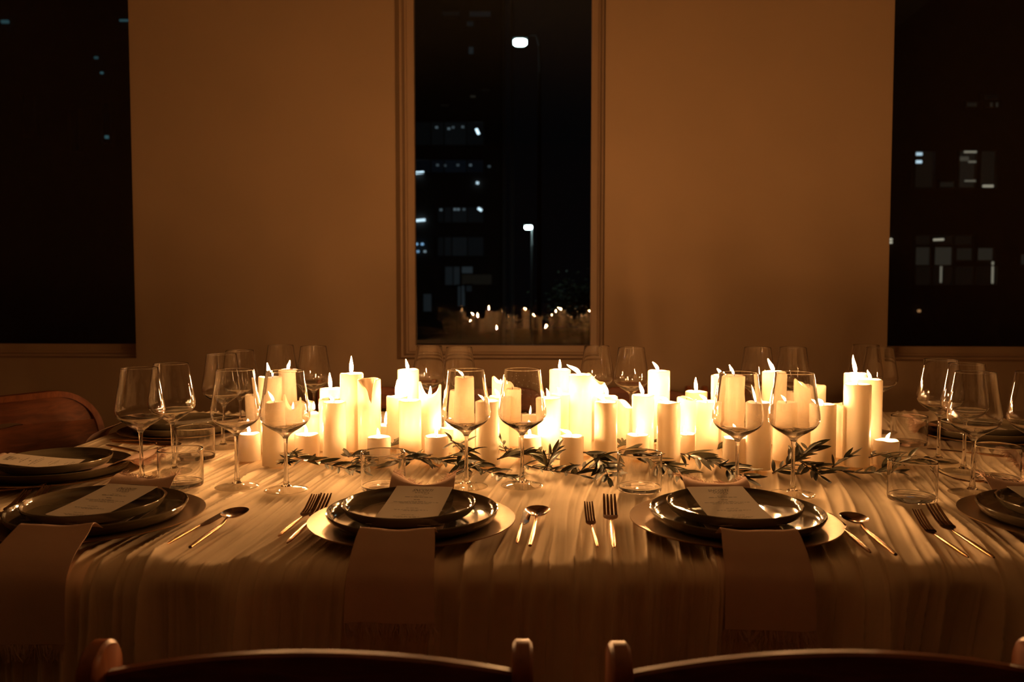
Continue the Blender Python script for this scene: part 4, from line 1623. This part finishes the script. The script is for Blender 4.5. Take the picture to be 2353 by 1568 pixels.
COLD = (0.62, 0.86, 1.0)
BLUE = (0.30, 0.62, 1.0)
WARM = (1.0, 0.92, 0.68)
D1 = 57.0
b1 = facade('dark office block with strips of dim windows seen in the middle window', 700, 1154, D1, -4.5, 36)
win(b1, D1, 955, 280, 1111, 333, COLD, 0.0085, (990, 1020, 1072))
win(b1, D1, 955, 367, 1111, 396, BLUE, 0.011, (990, 1020, 1072))
win(b1, D1, 1005, 476, 1111, 511, COLD, 0.012, (1020, 1038, 1074))
win(b1, D1, 1005, 545, 1111, 588, COLD, 0.014, (1020, 1038, 1074))
win(b1, D1, 1022, 613, 1058, 655, COLD, 0.030, (1041,))
win(b1, D1, 1059, 613, 1086, 628, COLD, 0.060)
win(b1, D1, 1059, 631, 1130, 654, WARM, 0.014)
win(b1, D1, 1051, 657, 1068, 704, COLD, 0.050, (1059,))
win(b1, D1, 1070, 655, 1084, 670, COLD, 0.035)
win(b1, D1, 972, 676, 991, 716, COLD, 0.040)
for (x0, y0, x1, y1, h, s) in ((1094, 295, 1100, 308, 6, 2.2), (953, 397, 974, 396, 6, 2.4), (1098, 478, 1107, 484, 6, 1.6), (955, 507, 977, 505, 6, 1.4), (1094, 419, 1100, 421, 6, 1.0)):
    tube(b1, D1, x0, y0, x1, y1, h, COLD, s)
for (x, y, s) in ((1003, 292, .12), (1031, 295, .14), (1041, 292, .08), (1063, 291, .10), (957, 561, .8), (970, 561, .8), (960, 578, .6), (976, 578, .3), (1005, 379, .08), (1022, 380, .06), (1052, 379, .07), (1081, 379, .12), (1124, 382, .07),
                  (1013, 482, .12), (1045, 481, .16), (1053, 481, .16), (1066, 481, .08)):
    tube(b1, D1, x - 3, y, x + 3, y, 5, BLUE if s > .5 else COLD, s, name='ceiling_lamp')
for (x0, y0, x1, y1, s) in ((1015, 24, 1056, 36, .010), (1078, 24, 1128, 38, .018), (1072, 47, 1088, 60, .02), (1076, 106, 1088, 124, .05), (1080, 218, 1093, 224, .06), (1012, 240, 1030, 243, .02), (1105, 204, 1124, 209, .01)):
    win(b1, D1, x0, y0, x1, y1, WARM if y0 > 200 else COLD, s)
for xx in (1158, 1177):
    mb = MB(); mb.box((at(xx, 400, D1 - 1).x - b1.location.x, -0.6, 19), (0.22, 0.5, 38))
    put('drainpipe', mb.mesh('drainpipe', False), 'pier', b1)

D2 = 36.0
b2 = facade('dark office block with dim warm windows seen in the right window', 2030, 2700, D2, -4.5, 24)
win(b2, D2, 2268, 233, 2301, 246, WARM, 0.06, (2276, 2289))
win(b2, D2, 2222, 233, 2252, 245, WARM, 0.022)
win(b2, D2, 2262, 215, 2301, 229, WARM, 0.004)
win(b2, D2, 2103, 348, 2150, 431, WARM, 0.010)
win(b2, D2, 2204, 346, 2247, 431, WARM, 0.018)
win(b2, D2, 2253, 346, 2294, 431, WARM, 0.013)
win(b2, D2, 2160, 417, 2198, 430, WARM, 0.03)
win(b2, D2, 2104, 568, 2142, 609, WARM, 0.032)
win(b2, D2, 2148, 568, 2193, 609, WARM, 0.055)
win(b2, D2, 2198, 570, 2240, 598, WARM, 0.020)
win(b2, D2, 2247, 570, 2288, 598, WARM, 0.050)
win(b2, D2, 2346, 585, 2364, 608, WARM, 0.04)
win(b2, D2, 2104, 541, 2240, 562, WARM, 0.007, (2143, 2195))
win(b2, D2, 2104, 612, 2293, 655, WARM, 0.006, (2145, 2196, 2244))
for (x0, y0, x1, y1, h, c, s) in ((2102, 353, 2122, 353, 7, COLD, 0.8), (2102, 371, 2121, 371, 7, COLD, 0.9), (2219, 348, 2249, 348, 5, WARM, .22), (2229, 371, 2246, 371, 5, WARM, .12), (2220, 415, 2246, 415, 4, WARM, .12),
                                  (2262, 427, 2286, 427, 6, WARM, .3), (2148, 551, 2172, 550, 5, WARM, .35), (2166, 610, 2165, 650, 5, WARM, .14), (2285, 601, 2284, 652, 5, WARM, .20), (2044, 550, 2053, 550, 5, WARM, .5), (2044, 557, 2053, 557, 5, WARM, .5),
                                  (2205, 364, 2228, 364, 10, WARM, .05)):
    tube(b2, D2, x0, y0, x1, y1, h, c, s)
tube(b2, D2, 2112, 715, 2118, 715, 6, (1, .5, .2), .35, name='entrance_lamp')

D3 = 40.0
b3 = facade('black old facade with a few teal lights seen in the left window', -450, 420, D3, -4.5, 26)
for (x0, x1, y0, y1) in ((50, 78, 215, 310), (158, 178, 250, 345), (232, 252, 235, 330)):
    win(b3, D3, x0, y0, x1, y1, (.6, .8, 1), 0.0006)
TEAL = (0.3, 0.85, 1.0)
for (x0, x1, y, h, s) in ((0, 16, 48, 8, .06), (272, 292, 45, 5, .07), (214, 222, 131, 6, .05), (228, 234, 166, 5, .09), (239, 246, 314, 7, .10)):
    tube(b3, D3, x0, y, x1, y, h, TEAL, s, name='facade_lamp')

# street lamps
def lamp(label, px, py, d, wpx, hpx, pole_px, s, steel):
    p_ = at(px, py, d)
    q = at(pole_px, py, d)
    root = thing('street_lamp', label, 'street lamp', (q.x, d, -4.5))
    k = d / F
    hx, hz = p_.x - q.x, p_.z + 4.5
    mb = MB(); mb.rbox((hx, 0, hz + hpx * k * .7), (wpx * k * 1.15, .4, hpx * k * .5), .03); put('lamp_head', mb, steel, root)
    mb = MB(); mb.rbox((hx, -.02, hz), (wpx * k, .34, hpx * k), .06); put('lamp_lens', mb, emat((.72, 1.0, .97), s), root)
    mb = MB(); mb.tube([(0, 0, hz - 1.0), (0, 0, hz - .1), (hx * .15, 0, hz + hpx * k * 1.2), (hx * .55, 0, hz + hpx * k * 1.3), (hx, 0, hz + hpx * k)], [.05, .045, .04, .035, .03], 8); put('arm', mb, steel, root)
    mb = MB(); mb.tube([(0, 0, 0), (0, 0, 1), (0, 0, hz - .9)], [.10, .09, .055], 10); put('pole', mb, steel, root)


lamp('bright white street lamp high in the middle window', 1195, 98, 26, 31, 14, 1240, 14, 'unlit_steel')
lamp('smaller distant street lamp with its lit pole in the middle window', 1214, 523, 44, 17, 8, 1223, 60, 'steel')

# tree beyond the middle window
tr = thing('street_tree', 'dim green tree at the lower right of the middle window', 'tree', (at(1345, 700, 40).x, 42, -4.5))
M['bark'] = principled('bark', (0.08, 0.06, 0.04), .9)
M['tree_leaf'] = principled('night_foliage', (0.05, 0.08, 0.015), .7, var=.3, scale=3)
put('trunk', MB().tube([(0, 0, 0), (.1, 0, 2), (0, .1, 4.2)], [.22, .17, .1], 10), 'bark', tr)
rr = random.Random(3)
fm = MB()
for q in range(2600):
    u, v, s_ = rr.gauss(0, .8), rr.gauss(0, .8), rr.gauss(0, .55)
    c_ = Vector((u, v, 4.9 + s_ * 1.1))
    a, e_ = rr.uniform(0, 6.28), rr.uniform(-1, 1)
    dx = Vector((math.cos(a), math.sin(a), e_ * .6)) * .13
    dy = Vector((-math.sin(a), math.cos(a), rr.uniform(-.8, .8))) * .06
    fm.add([c_ - dx, c_ - dy, c_ + dx, c_ + dy], [(0, 1, 2, 3)])
fo = put('foliage', fm.mesh('tree_foliage', False), 'tree_leaf', tr)
fo['kind'] = 'stuff'
